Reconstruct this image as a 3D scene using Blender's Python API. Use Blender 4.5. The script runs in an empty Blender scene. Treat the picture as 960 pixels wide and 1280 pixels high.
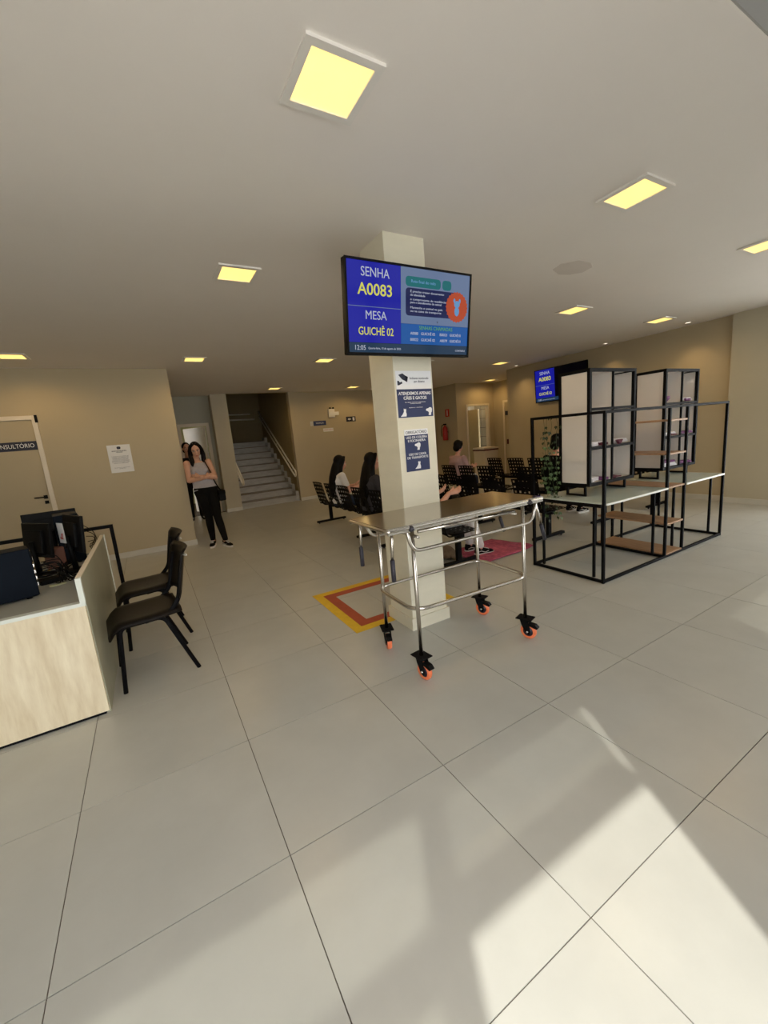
import bpy, bmesh, math, random
from mathutils import Vector, Matrix, Euler
random.seed(7)
PI = math.pi
scene = bpy.context.scene
C = scene.collection

# ------------------------------------------------------------ camera, sky, sun, exposure
FPX = 509.14
YAW, PITCH, ROLL = -0.5121, 0.18276, -0.0887
CAM = Vector((0.50146, -1.32804, 1.49622))
def cam_axes():
    cy, sy, cp, sp = math.cos(YAW), math.sin(YAW), math.cos(PITCH), math.sin(PITCH)
    f = Vector((-sy*cp, cy*cp, -sp)); r = Vector((cy, sy, 0)); u = r.cross(f)
    cr, sr = math.cos(ROLL), math.sin(ROLL)
    return cr*r + sr*u, -sr*r + cr*u, f
_r, _u, _f = cam_axes()
cd = bpy.data.cameras.new('camera'); cam = bpy.data.objects.new('camera', cd); C.objects.link(cam)
m4 = Matrix((( _r.x, _u.x, -_f.x), (_r.y, _u.y, -_f.y), (_r.z, _u.z, -_f.z))).to_4x4()
m4.translation = CAM
cam.matrix_world = m4
cd.sensor_fit = 'HORIZONTAL'; cd.sensor_width = 36; cd.lens = FPX/960*36; cd.clip_start = 0.05
scene.camera = cam

w = bpy.data.worlds.new('sky'); scene.world = w; w.use_nodes = True
bg = w.node_tree.nodes['Background']; bg.inputs[0].default_value = (0.98, 0.97, 0.975, 1); bg.inputs[1].default_value = 5.2

sd = bpy.data.lights.new('sun', 'SUN'); sd.energy = 2.6; sd.angle = math.radians(0.8); sd.color = (1, 0.96, 0.86)
sun = bpy.data.objects.new('sun', sd); C.objects.link(sun)
SUN_DIR = Vector((0.47, 0.88, -1.28)).normalized()
sun.rotation_euler = SUN_DIR.to_track_quat('-Z', 'Y').to_euler()

scene.view_settings.view_transform = 'Standard'; scene.view_settings.look = 'None'
scene.view_settings.exposure = 0.62; scene.view_settings.gamma = 1; scene.view_settings.use_curve_mapping = False
scene.cycles.max_bounces = 8; scene.cycles.diffuse_bounces = 5; scene.cycles.transparent_max_bounces = 12
scene.cycles.use_denoising = True; scene.cycles.sample_clamp_indirect = 6
scene.cycles.caustics_reflective = False; scene.cycles.caustics_refractive = False
LAMP_W = 9.0       # watts of each ceiling panel

# ------------------------------------------------------------ materials
MATS = {}
def mat(name, col, rough=0.6, metal=0.0, var=0.0, scale=8.0, bump=0.0, bscale=60.0, spec=0.5, emit=None, es=1.0, stretch=None, objvar=0.0, col2=None):
    if name in MATS: return MATS[name]
    m = bpy.data.materials.new(name); m.use_nodes = True; nt = m.node_tree; N = nt.nodes; L = nt.links
    b = N['Principled BSDF']
    b.inputs['Base Color'].default_value = (*col, 1); b.inputs['Roughness'].default_value = rough
    b.inputs['Metallic'].default_value = metal; b.inputs['Specular IOR Level'].default_value = spec
    tc = N.new('ShaderNodeTexCoord'); mp = N.new('ShaderNodeMapping'); L.new(tc.outputs['Object'], mp.inputs[0])
    if stretch: mp.inputs['Scale'].default_value = stretch
    if objvar:
        oi = N.new('ShaderNodeObjectInfo'); vm = N.new('ShaderNodeVectorMath'); vm.operation = 'SCALE'
        cb = N.new('ShaderNodeCombineXYZ'); L.new(oi.outputs['Random'], cb.inputs[0]); L.new(oi.outputs['Random'], cb.inputs[1])
        L.new(cb.outputs[0], vm.inputs[0]); vm.inputs['Scale'].default_value = 37.0; L.new(vm.outputs[0], mp.inputs['Location'])
    if var:
        n = N.new('ShaderNodeTexNoise'); n.inputs['Scale'].default_value = scale; n.inputs['Detail'].default_value = 6
        n.inputs['Roughness'].default_value = 0.6
        L.new(mp.outputs[0], n.inputs[0])
        rp = N.new('ShaderNodeValToRGB'); rp.color_ramp.elements[0].position = 0.3; rp.color_ramp.elements[1].position = 0.72
        lo = col2 if col2 else tuple(c*(1-var) for c in col); hi = col if col2 else tuple(min(1, c*(1+var)) for c in col)
        rp.color_ramp.elements[0].color = (*lo, 1); rp.color_ramp.elements[1].color = (*hi, 1)
        L.new(n.outputs['Fac'], rp.inputs[0])
        out = rp.outputs[0]
        if objvar:
            hs = N.new('ShaderNodeHueSaturation'); mr = N.new('ShaderNodeMapRange')
            mr.inputs['To Min'].default_value = 1-objvar; mr.inputs['To Max'].default_value = 1+objvar
            L.new(oi.outputs['Random'], mr.inputs[0]); L.new(mr.outputs[0], hs.inputs['Value']); L.new(out, hs.inputs['Color']); out = hs.outputs[0]
        L.new(out, b.inputs['Base Color'])
    if bump:
        n2 = N.new('ShaderNodeTexNoise'); n2.inputs['Scale'].default_value = bscale; L.new(mp.outputs[0], n2.inputs[0])
        bp = N.new('ShaderNodeBump'); bp.inputs['Strength'].default_value = bump; bp.inputs['Distance'].default_value = 0.01
        L.new(n2.outputs['Fac'], bp.inputs['Height']); L.new(bp.outputs[0], b.inputs['Normal'])
    if emit:
        b.inputs['Emission Color'].default_value = (*emit, 1); b.inputs['Emission Strength'].default_value = es
    MATS[name] = m; return m

M = dict(
    wall=mat('wall paint', (0.50, 0.42, 0.28), 0.75, var=0.03, scale=1.2, bump=0.05, bscale=120),
    hallwall=mat('hall paint', (0.45, 0.44, 0.36), 0.75, var=0.03, scale=1.2),
    pier=mat('pier paint', (0.53, 0.48, 0.36), 0.75, var=0.03, scale=2),
    ceiling=mat('ceiling paint', (0.84, 0.795, 0.75), 0.85, var=0.015, scale=1.5),
    fascia=mat('fascia paint', (0.36, 0.35, 0.33), 0.85, var=0.02, scale=1.5),
    column=mat('column paint', (0.74, 0.70, 0.56), 0.6, var=0.05, scale=2.2, stretch=(1, 1, 4), bump=0.1, bscale=14),
    skirting=mat('skirting stone', (0.62, 0.60, 0.54), 0.35, var=0.05, scale=4),
    tile=mat('porcelain tile', (0.475, 0.478, 0.445), 0.31, var=0.055, scale=3.0, objvar=0.025, spec=0.5),
    grout=mat('tile grout', (0.14, 0.12, 0.10), 0.9),
    white=mat('white enamel', (0.80, 0.77, 0.72), 0.45, var=0.02),
    door=mat('door laminate', (0.66, 0.56, 0.47), 0.5, var=0.02, scale=3),
    doorframe=mat('door frame laminate', (0.78, 0.70, 0.58), 0.5, var=0.02, scale=3),
    blk=mat('black powder coat', (0.005, 0.005, 0.006), 0.6, var=0.1, scale=30, spec=0.08),
    blkplastic=mat('black plastic', (0.005, 0.005, 0.005), 0.5, var=0.12, scale=20, spec=0.1),
    blkseat=mat('black seat plastic', (0.007, 0.005, 0.004), 0.36, spec=0.14, var=0.12, scale=20, bump=0.1, bscale=300),
    navycase=mat('dark blue case metal', (0.004, 0.007, 0.013), 0.5, var=0.1, scale=10, spec=0.06),
    steel=mat('brushed stainless steel', (0.62, 0.58, 0.53), 0.22, 1.0, var=0.05, scale=60, stretch=(1, 20, 1)),
    steeltop=mat('stainless table top', (0.50, 0.46, 0.41), 0.16, 1.0, var=0.04, scale=80, stretch=(1, 20, 1)),
    chrome=mat('steel bolt', (0.75, 0.74, 0.72), 0.2, 1.0),
    orange=mat('orange polyurethane', (0.95, 0.24, 0.10), 0.4, var=0.06, scale=30),
    hubm=mat('wheel hub', (0.03, 0.03, 0.05), 0.3, var=0.1),
    grip=mat('rubber grip', (0.03, 0.028, 0.04), 0.55, var=0.1, scale=40),
    desktop=mat('grey laminate', (0.36, 0.36, 0.32), 0.45, var=0.04, scale=5),
    deskwood=mat('pale travertine laminate', (0.86, 0.77, 0.58), 0.5, var=0.3, scale=6, stretch=(3.5, 1, 0.55), col2=(0.66, 0.55, 0.37)),
    deskedge=mat('pale desk edging', (0.72, 0.76, 0.70), 0.35, var=0.02),
    deskside=mat('grey green panel laminate', (0.36, 0.36, 0.27), 0.4, var=0.1, scale=3),
    paleglass=mat('pale frosted desk top', (0.50, 0.58, 0.54), 0.12, var=0.03, scale=2),
    glassedge=mat('polished white desk edge', (0.82, 0.84, 0.80), 0.2, var=0.01),
    wood=mat('brown wood board', (0.40, 0.23, 0.12), 0.5, var=0.25, scale=7, stretch=(8, 1, 1)),
    board=mat('white cabinet board', (0.72, 0.68, 0.64), 0.5, var=0.02, scale=3),
    paper=mat('white paper', (0.80, 0.79, 0.77), 0.7, var=0.02),
    cloth=mat('white folded cloth', (0.74, 0.72, 0.76), 0.85, var=0.05, scale=20),
    purple=mat('purple fabric', (0.17, 0.05, 0.16), 0.8, var=0.2, scale=20),
    maroon=mat('maroon fabric', (0.10, 0.012, 0.03), 0.8, var=0.2, scale=20),
    navy=mat('navy sign print', (0.018, 0.028, 0.10), 0.4, var=0.03),
    signwhite=mat('white sign print', (0.82, 0.82, 0.84), 0.4, var=0.02),
    ink=mat('dark ink', (0.02, 0.023, 0.045), 0.6, var=0.03),
    redprint=mat('red print', (0.6, 0.03, 0.02), 0.5, var=0.05),
    red=mat('red enamel', (0.42, 0.015, 0.01), 0.3, var=0.05),
    yellowtape=mat('yellow floor tape', (0.72, 0.46, 0.02), 0.5, var=0.1, scale=12),
    redtape=mat('red floor tape', (0.38, 0.06, 0.03), 0.5, var=0.12, scale=12),
    skin=mat('skin', (0.55, 0.30, 0.20), 0.55, var=0.06, scale=12),
    skinpale=mat('fair skin', (0.66, 0.36, 0.27), 0.55, var=0.06, scale=12),
    hair=mat('black hair', (0.005, 0.004, 0.004), 0.4, spec=0.12, var=0.4, scale=60, stretch=(1, 1, 0.1)),
    leggings=mat('black leggings', (0.004, 0.004, 0.004), 0.8, spec=0.12, var=0.2, scale=30),
    greytop=mat('grey knit top', (0.36, 0.34, 0.36), 0.9, var=0.06, scale=40, bump=0.2, bscale=200),
    darkgreytop=mat('dark grey knit', (0.06, 0.058, 0.068), 0.9, spec=0.1, var=0.1, scale=40, bump=0.2, bscale=200),
    whitetop=mat('white cotton', (0.78, 0.76, 0.76), 0.9, var=0.03, scale=40),
    pinktop=mat('dusty pink cotton', (0.42, 0.27, 0.27), 0.9, var=0.06, scale=40),
    denim=mat('dark blue denim', (0.025, 0.035, 0.06), 0.85, spec=0.12, var=0.15, scale=50),
    blackcloth=mat('black cotton', (0.006, 0.006, 0.007), 0.9, spec=0.12, var=0.15, scale=40),
    sole=mat('white rubber sole', (0.75, 0.73, 0.70), 0.6, var=0.02),
    lips=mat('lips', (0.36, 0.08, 0.07), 0.5),
    eyewhite=mat('eye white', (0.7, 0.68, 0.65), 0.3),
    rug=mat('pink patterned blanket', (0.62, 0.13, 0.20), 0.95, var=0.5, scale=18, col2=(0.25, 0.04, 0.10)),
    fur=mat('tan fur', (0.20, 0.13, 0.075), 0.95, var=0.2, scale=40, bump=0.4, bscale=200),
    stair=mat('grey marble', (0.42, 0.41, 0.385), 0.3, var=0.15, scale=5, stretch=(1, 1, 3)),
    tread=mat('marble tread with nosing shade', (0.20, 0.17, 0.13), 0.4, var=0.1, scale=5),  # darkened so the colour carries the shadow line under each nosing
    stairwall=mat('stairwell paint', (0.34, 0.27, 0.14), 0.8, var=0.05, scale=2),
    railpaint=mat('white rail enamel', (0.85, 0.80, 0.68), 0.35, var=0.02),
    walltile=mat('white wall tile', (0.50, 0.47, 0.38), 0.2, var=0.05, scale=3, objvar=0.03),
    greenwall=mat('pale green paint', (0.55, 0.56, 0.33), 0.8, var=0.03),
    leaf=mat('ivy leaf', (0.07, 0.13, 0.045), 0.5, var=0.4, scale=20, objvar=0.15),
    leafdark=mat('dark ivy leaf', (0.02, 0.04, 0.015), 0.5, var=0.3, scale=20),
    stem=mat('ivy stem', (0.05, 0.08, 0.03), 0.6, var=0.2),
    patch=mat('ceiling repair plaster', (0.70, 0.645, 0.60), 0.9, var=0.03, scale=6),
    pavement=mat('outdoor paving', (0.8, 0.79, 0.76), 0.9, var=0.05, scale=3),
    facade=mat('facade aluminium', (0.10, 0.10, 0.10), 0.5, var=0.1),
    lamp=mat('warm lamp diffuser', (0.8, 0.7, 0.4), 0.5, emit=(1.0, 0.66, 0.17), es=1.02),
    spot=mat('spot lamp glass', (0.8, 0.8, 0.8), 0.5, emit=(1.0, 0.85, 0.7), es=1.3),
    s_blue=mat('screen deep blue', (0.0, 0.0, 0.02), 0.12, spec=0.22, emit=(0.0062, 0.0074, 0.1860), es=1.0),
    s_pale=mat('screen pale blue', (0.01, 0.01, 0.01), 0.12, spec=0.22, emit=(0.0744, 0.1054, 0.1798), es=1.0),
    s_navy=mat('screen navy', (0.0, 0.0, 0.01), 0.12, spec=0.22, emit=(0.0050, 0.0074, 0.0372), es=1.0),
    s_mid=mat('screen mid blue', (0.0, 0.01, 0.02), 0.12, spec=0.22, emit=(0.0050, 0.0465, 0.1860), es=1.0),
    s_bar=mat('screen dark bar', (0.0, 0.0, 0.0), 0.12, spec=0.22, emit=(0.0074, 0.0217, 0.0465), es=1.0),
    s_teal=mat('screen teal', (0.0, 0.0, 0.0), 0.2, spec=0.22, emit=(0.0062, 0.0806, 0.0868), es=1.0),
    s_white=mat('screen white text', (0.0, 0.0, 0.0), 0.2, spec=0.22, emit=(0.2604, 0.2790, 0.3410), es=1.0),
    s_yellow=mat('screen yellow text', (0.0, 0.0, 0.0), 0.2, spec=0.22, emit=(0.3844, 0.3720, 0.0620), es=1.0),
    s_green=mat('screen green text', (0.0, 0.0, 0.0), 0.2, spec=0.22, emit=(0.0620, 0.1860, 0.0620), es=1.0),
    s_orange=mat('screen orange badge', (0.0, 0.0, 0.0), 0.2, spec=0.22, emit=(0.2604, 0.0372, 0.0124), es=1.0),
    s_light=mat('screen light blue figure', (0.0, 0.0, 0.0), 0.2, spec=0.22, emit=(0.0744, 0.1736, 0.3100), es=1.0),
    s_off=mat('screen dark', (0.004, 0.005, 0.02), 0.15, spec=0.22),
)
def glass_mat(c=(0.38, 0.385, 0.375, 1)):
    m = bpy.data.materials.new('tinted facade glass'); m.use_nodes = True; nt = m.node_tree; N = nt.nodes
    N.remove(N['Principled BSDF'])
    t = N.new('ShaderNodeBsdfTransparent'); t.inputs[0].default_value = c
    g = N.new('ShaderNodeBsdfGlossy'); g.inputs['Roughness'].default_value = 0.02
    mx = N.new('ShaderNodeMixShader'); mx.inputs[0].default_value = 0.05
    nt.links.new(t.outputs[0], mx.inputs[1]); nt.links.new(g.outputs[0], mx.inputs[2])
    nt.links.new(mx.outputs[0], N['Material Output'].inputs[0]); return m
M['tint'] = glass_mat(); M['left_tint'] = glass_mat((0.50, 0.505, 0.49, 1)); M['clear'] = glass_mat((0.9, 0.91, 0.9, 1))
def opal_mat():
    m = bpy.data.materials.new('opal fill pane'); m.use_nodes = True; nt = m.node_tree; N = nt.nodes
    N.remove(N['Principled BSDF']); t = N.new('ShaderNodeBsdfTranslucent'); t.inputs[0].default_value = (0.26, 0.26, 0.25, 1)
    nt.links.new(t.outputs[0], N['Material Output'].inputs[0]); return m
M['opal'] = opal_mat()

# ------------------------------------------------------------ mesh builder
class MB:
    def __init__(s): s.v = []; s.f = []; s.mi = []; s.cur = 0; s.smooth = []
    def add(s, vs, fs, smooth=False, M4=None):
        o = len(s.v)
        s.v += [tuple(M4 @ Vector(v)) if M4 else tuple(v) for v in vs]
        for f in fs: s.f.append(tuple(i+o for i in f)); s.mi.append(s.cur); s.smooth.append(smooth)
        return s
    def box(s, x0, x1, y0, y1, z0, z1, M4=None):
        v = [(x, y, z) for x in (x0, x1) for y in (y0, y1) for z in (z0, z1)]
        f = [(0, 1, 3, 2), (4, 6, 7, 5), (0, 4, 5, 1), (2, 3, 7, 6), (0, 2, 6, 4), (1, 5, 7, 3)]
        return s.add(v, f, False, M4)
    def cbox(s, c, d, M4=None):
        return s.box(c[0]-d[0]/2, c[0]+d[0]/2, c[1]-d[1]/2, c[1]+d[1]/2, c[2]-d[2]/2, c[2]+d[2]/2, M4)
    def tube(s, pts, r, n=8, closed=False, cap=True, M4=None, smooth=True, sq=False):
        pts = [Vector(p) for p in pts]; k = len(pts)
        rs = r if isinstance(r, (list, tuple)) else [r]*k
        rings = []; up = None
        for i, p in enumerate(pts):
            if closed: t = (pts[(i+1) % k]-pts[i-1])
            else: t = (pts[min(i+1, k-1)]-pts[max(i-1, 0)])
            t.normalize()
            if up is None:
                up = Vector((0, 0, 1)) if abs(t.z) < 0.9 else Vector((1, 0, 0))
            a = up - t*up.dot(t)
            if a.length < 1e-4: a = Vector((1, 0, 0)) - t*t.x
            a.normalize(); b = t.cross(a); up = a
            ri = rs[i]; ra, rb = ri if isinstance(ri, tuple) else (ri, ri)
            ring = []
            for j in range(n):
                th = 2*PI*j/n + (PI/4 if sq else 0)
                ring.append(p + a*math.cos(th)*ra + b*math.sin(th)*rb)
            rings.append(ring)
        vs = [v for rg in rings for v in rg]; fs = []
        for i in range(k if closed else k-1):
            i2 = (i+1) % k
            for j in range(n):
                j2 = (j+1) % n
                fs.append((i*n+j, i*n+j2, i2*n+j2, i2*n+j))
        if cap and not closed:
            fs.append(tuple(range(n-1, -1, -1))); fs.append(tuple((k-1)*n+j for j in range(n)))
        return s.add(vs, fs, smooth and not sq, M4)
    def cyl(s, p0, p1, r, n=16, smooth=True, M4=None): return s.tube([p0, p1], r, n, smooth=smooth, M4=M4)
    def ell(s, c, r, n=16, m=10, M4=None, rot=None):
        R = Euler(rot).to_matrix() if rot else None
        vs = []; fs = []
        def P(v):
            v = Vector(v)
            if R: v = R @ v
            return Vector(c)+v
        vs.append(P((0, 0, r[2])))
        for i in range(1, m):
            a = PI*i/m
            for j in range(n):
                b = 2*PI*j/n
                vs.append(P((r[0]*math.sin(a)*math.cos(b), r[1]*math.sin(a)*math.sin(b), r[2]*math.cos(a))))
        vs.append(P((0, 0, -r[2])))
        for j in range(n): fs.append((0, 1+j, 1+(j+1) % n))
        for i in range(m-2):
            for j in range(n): fs.append((1+i*n+j, 1+(i+1)*n+j, 1+(i+1)*n+(j+1) % n, 1+i*n+(j+1) % n))
        e = len(vs)-1
        for j in range(n): fs.append((e, 1+(m-2)*n+(j+1) % n, 1+(m-2)*n+j))
        return s.add(vs, fs, True, M4)
    def prism(s, poly, d, M4=None):
        """polygon in xz plane (list of (x,z)), thickness along y from -d/2 to d/2"""
        n = len(poly)
        vs = [(x, -d/2, z) for x, z in poly]+[(x, d/2, z) for x, z in poly]
        fs = [tuple(range(n)), tuple(range(2*n-1, n-1, -1))]+[(i, i+n, (i+1) % n+n, (i+1) % n) for i in range(n)]
        return s.add(vs, fs, False, M4)
    def lathe(s, prof, n=20, M4=None):
        vs = []; fs = []; k = len(prof)
        for j in range(n):
            a = 2*PI*j/n
            for r, z in prof: vs.append((r*math.cos(a), r*math.sin(a), z))
        for j in range(n):
            j2 = (j+1) % n
            for i in range(k-1): fs.append((j*k+i, j2*k+i, j2*k+i+1, j*k+i+1))
        return s.add(vs, fs, True, M4)
    def mesh(s, name, mats, bevel=0.0, segs=2):
        me = bpy.data.meshes.new(name); me.from_pydata(s.v, [], s.f)
        if not isinstance(mats, (list, tuple)): mats = [mats]
        for m in mats: me.materials.append(m)
        for p, mi, sm in zip(me.polygons, s.mi, s.smooth): p.material_index = mi; p.use_smooth = sm
        me.validate(); me.update()
        bm = bmesh.new(); bm.from_mesh(me); bmesh.ops.recalc_face_normals(bm, faces=bm.faces)
        if bevel:
            ed = [e for e in bm.edges if len(e.link_faces) == 2 and e.calc_face_angle(0) > 0.6]
            bmesh.ops.bevel(bm, geom=ed, offset=bevel, segments=segs, profile=0.5, affect='EDGES')
        bm.to_mesh(me); bm.free(); return me
    def build(s, name, mats, parent=None, bevel=0.0, segs=2, loc=None, rot=None):
        o = bpy.data.objects.new(name, s.mesh(name, mats, bevel, segs)); C.objects.link(o)
        if parent: o.parent = parent
        if loc: o.location = loc
        if rot: o.rotation_euler = rot
        return o

def thing(name, label, cat, loc=(0, 0, 0), rz=0, group=None):
    o = bpy.data.objects.new(name, None); C.objects.link(o); o.location = loc; o.rotation_euler = (0, 0, rz)
    o.empty_display_size = 0.1
    return tag(o, label, cat, group)
def tag(o, label, cat, group=None):
    o['label'] = label; o['category'] = cat
    if group: o['group'] = group
    return o
def struct(o): o['kind'] = 'structure'; return o
def copy_thing(o, label, loc=None, rz=None, parent=None):
    c = o.copy(); C.objects.link(c); c.parent = parent
    if parent is None:
        c['label'] = label
        if loc is not None: c.location = loc
        if rz is not None: c.rotation_euler = (0, 0, rz)
    for ch in list(o.children): copy_thing(ch, None, parent=c)
    return c
def sbox(name, x0, x1, y0, y1, z0, z1, m, bevel=0.0):
    return struct(MB().box(x0, x1, y0, y1, z0, z1).build(name, m, bevel=bevel))
def rounded(pts, rad, n=6, closed=False):
    """round the corners of a polyline"""
    pts = [Vector(p) for p in pts]; out = []; k = len(pts)
    for i in range(k):
        if not closed and i in (0, k-1): out.append(pts[i]); continue
        a, p, b = pts[i-1], pts[i], pts[(i+1) % k]
        d1 = (a-p).normalized(); d2 = (b-p).normalized()
        q1 = p+d1*rad; q2 = p+d2*rad
        for j in range(n+1):
            t = j/n
            out.append(q1*(1-t)**2+p*2*t*(1-t)+q2*t*t)
    return out
_font_cache = {}
def text(body, size, m, parent, loc, rot, name='lettering', align='CENTER', wide=None, bold=0.0):
    cu = bpy.data.curves.new(name, 'FONT'); cu.body = body; cu.size = size; cu.align_x = align; cu.align_y = 'CENTER'
    cu.extrude = 0.0006; cu.offset = bold; cu.resolution_u = 3; cu.space_line = 1.0
    to = bpy.data.objects.new(name, cu); C.objects.link(to); bpy.context.view_layer.update()
    me = bpy.data.meshes.new_from_object(to.evaluated_get(bpy.context.evaluated_depsgraph_get()))
    bpy.data.objects.remove(to); bpy.data.curves.remove(cu)
    if wide and len(me.vertices):
        xs = [v.co.x for v in me.vertices]; k = wide/(max(xs)-min(xs))
        for v in me.vertices: v.co.x *= k
    me.materials.clear(); me.materials.append(m); me.name = name
    o = bpy.data.objects.new(name, me); C.objects.link(o); o.parent = parent; o.location = loc; o.rotation_euler = rot
    return o

# ============================================================ THE SETTING
H = 2.817; YF = -2.3; T = 0.72
# floor: grout slab with a tile object for each tile in view
def proj(p):
    d = Vector(p)-CAM; z = d.dot(_f)
    if z < 0.05: return None
    return 480+FPX*d.dot(_r)/z, 640-FPX*d.dot(_u)/z
floor = sbox('floor', -4.2, 10.4, YF-0.1, 13.2, -0.12, -0.004, M['grout'])
g = 0.0018
tile_me = MB().box(g, T-g, g, T-g, -0.0038, 0).mesh('floor_tile', M['tile'])
rest = MB()
def inroom(x, y):
    if y > 9.3: return False
    if x < 0.95 and y > 6.1: return False
    if y > 8.2 and x > 8.6: return False
    return True
for i in range(-6, 15):
    for j in range(-4, 13):
        x, y = i*T, j*T
        if not inroom(x+0.3, y+0.2) or x > 10.1 or y+T < YF-0.05: continue
        vis = False
        for a in (0, .5, 1):
            for b in (0, .5, 1):
                p = proj((x+a*T, y+b*T, 0))
                if p and -5 < p[0] < 965 and 520 < p[1] < 1285: vis = True
        if vis:
            o = bpy.data.objects.new('floor_tile', tile_me); C.objects.link(o); o.parent = floor; o.location = (x, y, 0)
        else:
            rest.box(x+g, x+T-g, y+g, y+T-g, -0.0038, 0)
r_ = rest.build('floor_tiles', M['tile'], floor); r_['kind'] = 'stuff'
# outdoor paving beyond the facade, lit by the sun
sbox('trim_0', -12, 10.4, -14, YF-0.1, -0.12, -0.01, M['pavement']); sbox('trim_00', 10.4, 20, -14, 4, -0.12, -0.01, M['pavement'])

ceil = sbox('ceiling', -4.2, 10.4, -0.55, 9.2, H, H+0.2, M['ceiling'])
ceil2 = sbox('ceiling_stairwell', 1.0, 5.2, 9.2, 13.2, 4.6, 4.7, M['ceiling'])
sbox('ceiling_hall', -0.2, 2.03, 9.2, 12.4, H, H+0.2, M['ceiling'])
sbox('wall_fascia', -4.2, 10.4, -0.556, -0.45, H+0.002, 5.3, M['fascia'])
sbox('ceiling_entrance', -4.2, 10.4, YF-0.1, -0.45, 5.3, 5.45, M['fascia'])
# walls
sbox('wall_left', -4.2, 1.01, 6.03, 6.18, 0, H, M['wall'])
sbox('wall_hall_left', 0.90, 1.01, 6.18, 9.5, 0, H, M['wall'])
sbox('wall_side', -4.2, -4.05, YF, 6.03, 0, 5.3, M['wall'])
sbox('wall_back', 3.91, 8.63, 9.18, 9.33, 0, H, M['wall'])
sbox('wall_back_return', 8.53, 8.63, 8.12, 9.18, 0, H, M['wall'])
# wall with the washroom doorway
for nm, a, b, z0, z1 in (('wall_washroom', 8.63, 8.93, 0, H), ('wall_washroom_side', 9.76, 10.2, 0, H), ('wall_washroom_head', 8.93, 9.76, 2.16, H)):
    sbox(nm, a, b, 8.12, 8.24, z0, z1, M['wall'])
sbox('wall_corridor', 10.0, 10.15, 5.9, 8.12, 0, H, M['wall'])
sbox('wall_right', 8.4, 10.0, 1.56, 6.05, 0, H, M['wall'])
sbox('wall_right_pier', 8.3, 10.0, 0.55, 1.56, 0, H+2.5, M['pier'])
sbox('wall_right_head', 8.3, 8.45, YF, 0.55, 2.75, H+2.5, M['pier'])
for k_, yy in enumerate((YF+0.05, -1.35, -0.4, 0.51)): sbox('trim_%d' % (80+k_), 8.3, 8.4, yy-0.04, yy+0.04, 0, 2.75, M['facade'])
sbox('window_80', 8.34, 8.35, YF+0.05, 0.51, 0, 2.75, M['clear'])
sbox('wall_stair_pier', 2.03, 2.39, 9.2, 9.5, 0, H, M['pier'])
# hall end wall with its doorway
sbox('wall_hall_end', 0.90, 1.30, 9.5, 9.6, 0, H, M['hallwall'])
sbox('wall_hall_end_side', 1.89, 2.39, 9.5, 9.6, 0, H, M['hallwall'])
sbox('wall_hall_end_head', 1.30, 1.89, 9.5, 9.6, 2.14, H, M['hallwall'])
sbox('wall_room_beyond', -0.2, 2.3, 12.2, 12.3, 0, H, M['greenwall'])
sbox('wall_room_beyond_side', -0.3, -0.2, 9.5, 12.3, 0, H, M['greenwall'])
# skirtings
def skirt(n, x0, x1, y0, y1): return sbox(n, x0, x1, y0, y1, 0.0, 0.085, M['skirting'])
skirt('baseboard_left', -4.0, 1.02, 6.018, 6.03); skirt('baseboard_hall', 1.01, 1.022, 6.03, 9.5)
skirt('baseboard_back', 3.91, 8.53, 9.168, 9.18); skirt('baseboard_return', 8.518, 8.53, 8.12, 9.17)
skirt('baseboard_washroom', 8.53, 8.90, 8.108, 8.12); skirt('baseboard_right', 8.388, 8.4, 1.56, 6.05)
skirt('baseboard_pier', 8.288, 8.3, 0.55, 1.56); skirt('baseboard_pier_return', 8.288, 8.4, 1.56, 1.572)
skirt('baseboard_stair_pier', 2.02, 2.39, 9.188, 9.2); skirt('baseboard_corridor', 9.988, 10.0, 6.0, 7.36)
# facade behind the camera: tinted panes in dark aluminium, an open doorway (source of the sun patch)
DX0, DX1, DZ = 0.16, 1.085, 2.60
sbox('trim_70', -4.2, 10.0, YF-0.05, YF+0.05, 3.22, 3.32, M['facade'])
sbox('trim_71', -4.2, 10.0, YF-0.05, YF+0.05, 4.2, 5.3, M['fascia'])
sbox('window_70', -4.2, 10.0, YF-0.01, YF+0.01, 3.32, 4.2, M['opal'])  # unseen translucent band, added to brighten the fascia and entrance ceiling
fx = [-4.05, -2.6, -1.2, DX0-0.05]; sbox('wall_daylight_blocker', DX1+0.05, 2.75, YF-0.04, YF+0.04, 0, 3.22, M['fascia'])  # solid panel added out of view to darken the floor right of the patch
fx2 = [2.75, 3.65, 4.75, 5.95, 7.15, 8.28]
n_ = 1
for seq in (fx, fx2):
    for a in seq:
        sbox('trim_%d' % n_, a-0.04, a+0.04, YF-0.05, YF+0.05, 0, 3.22, M['facade']); n_ += 1
for a, b in list(zip(fx[:-1], fx[1:]))+list(zip(fx2[:-1], fx2[1:])):
    GL = M['left_tint'] if b < 1 else M['tint']
    sbox('trim_%d' % n_, a+0.04, b-0.04, YF-0.04, YF+0.04, 2.50, 2.60, M['facade']); n_ += 1
    win = sbox('window_%d' % n_, a+0.04, b-0.04, YF-0.005, YF+0.005, 2.60, 3.22, GL)
    sbox('window_%d' % (n_+40), a+0.04, b-0.04, YF-0.005, YF+0.005, 0.0, 2.50, GL)
sbox('trim_60', DX0-0.01, DX1+0.01, YF-0.05, YF+0.05, DZ, DZ+0.08, M['facade'])
sbox('window_60', DX0-0.01, DX1+0.01, YF-0.005, YF+0.005, DZ+0.08, 3.22, M['tint'])

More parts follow.
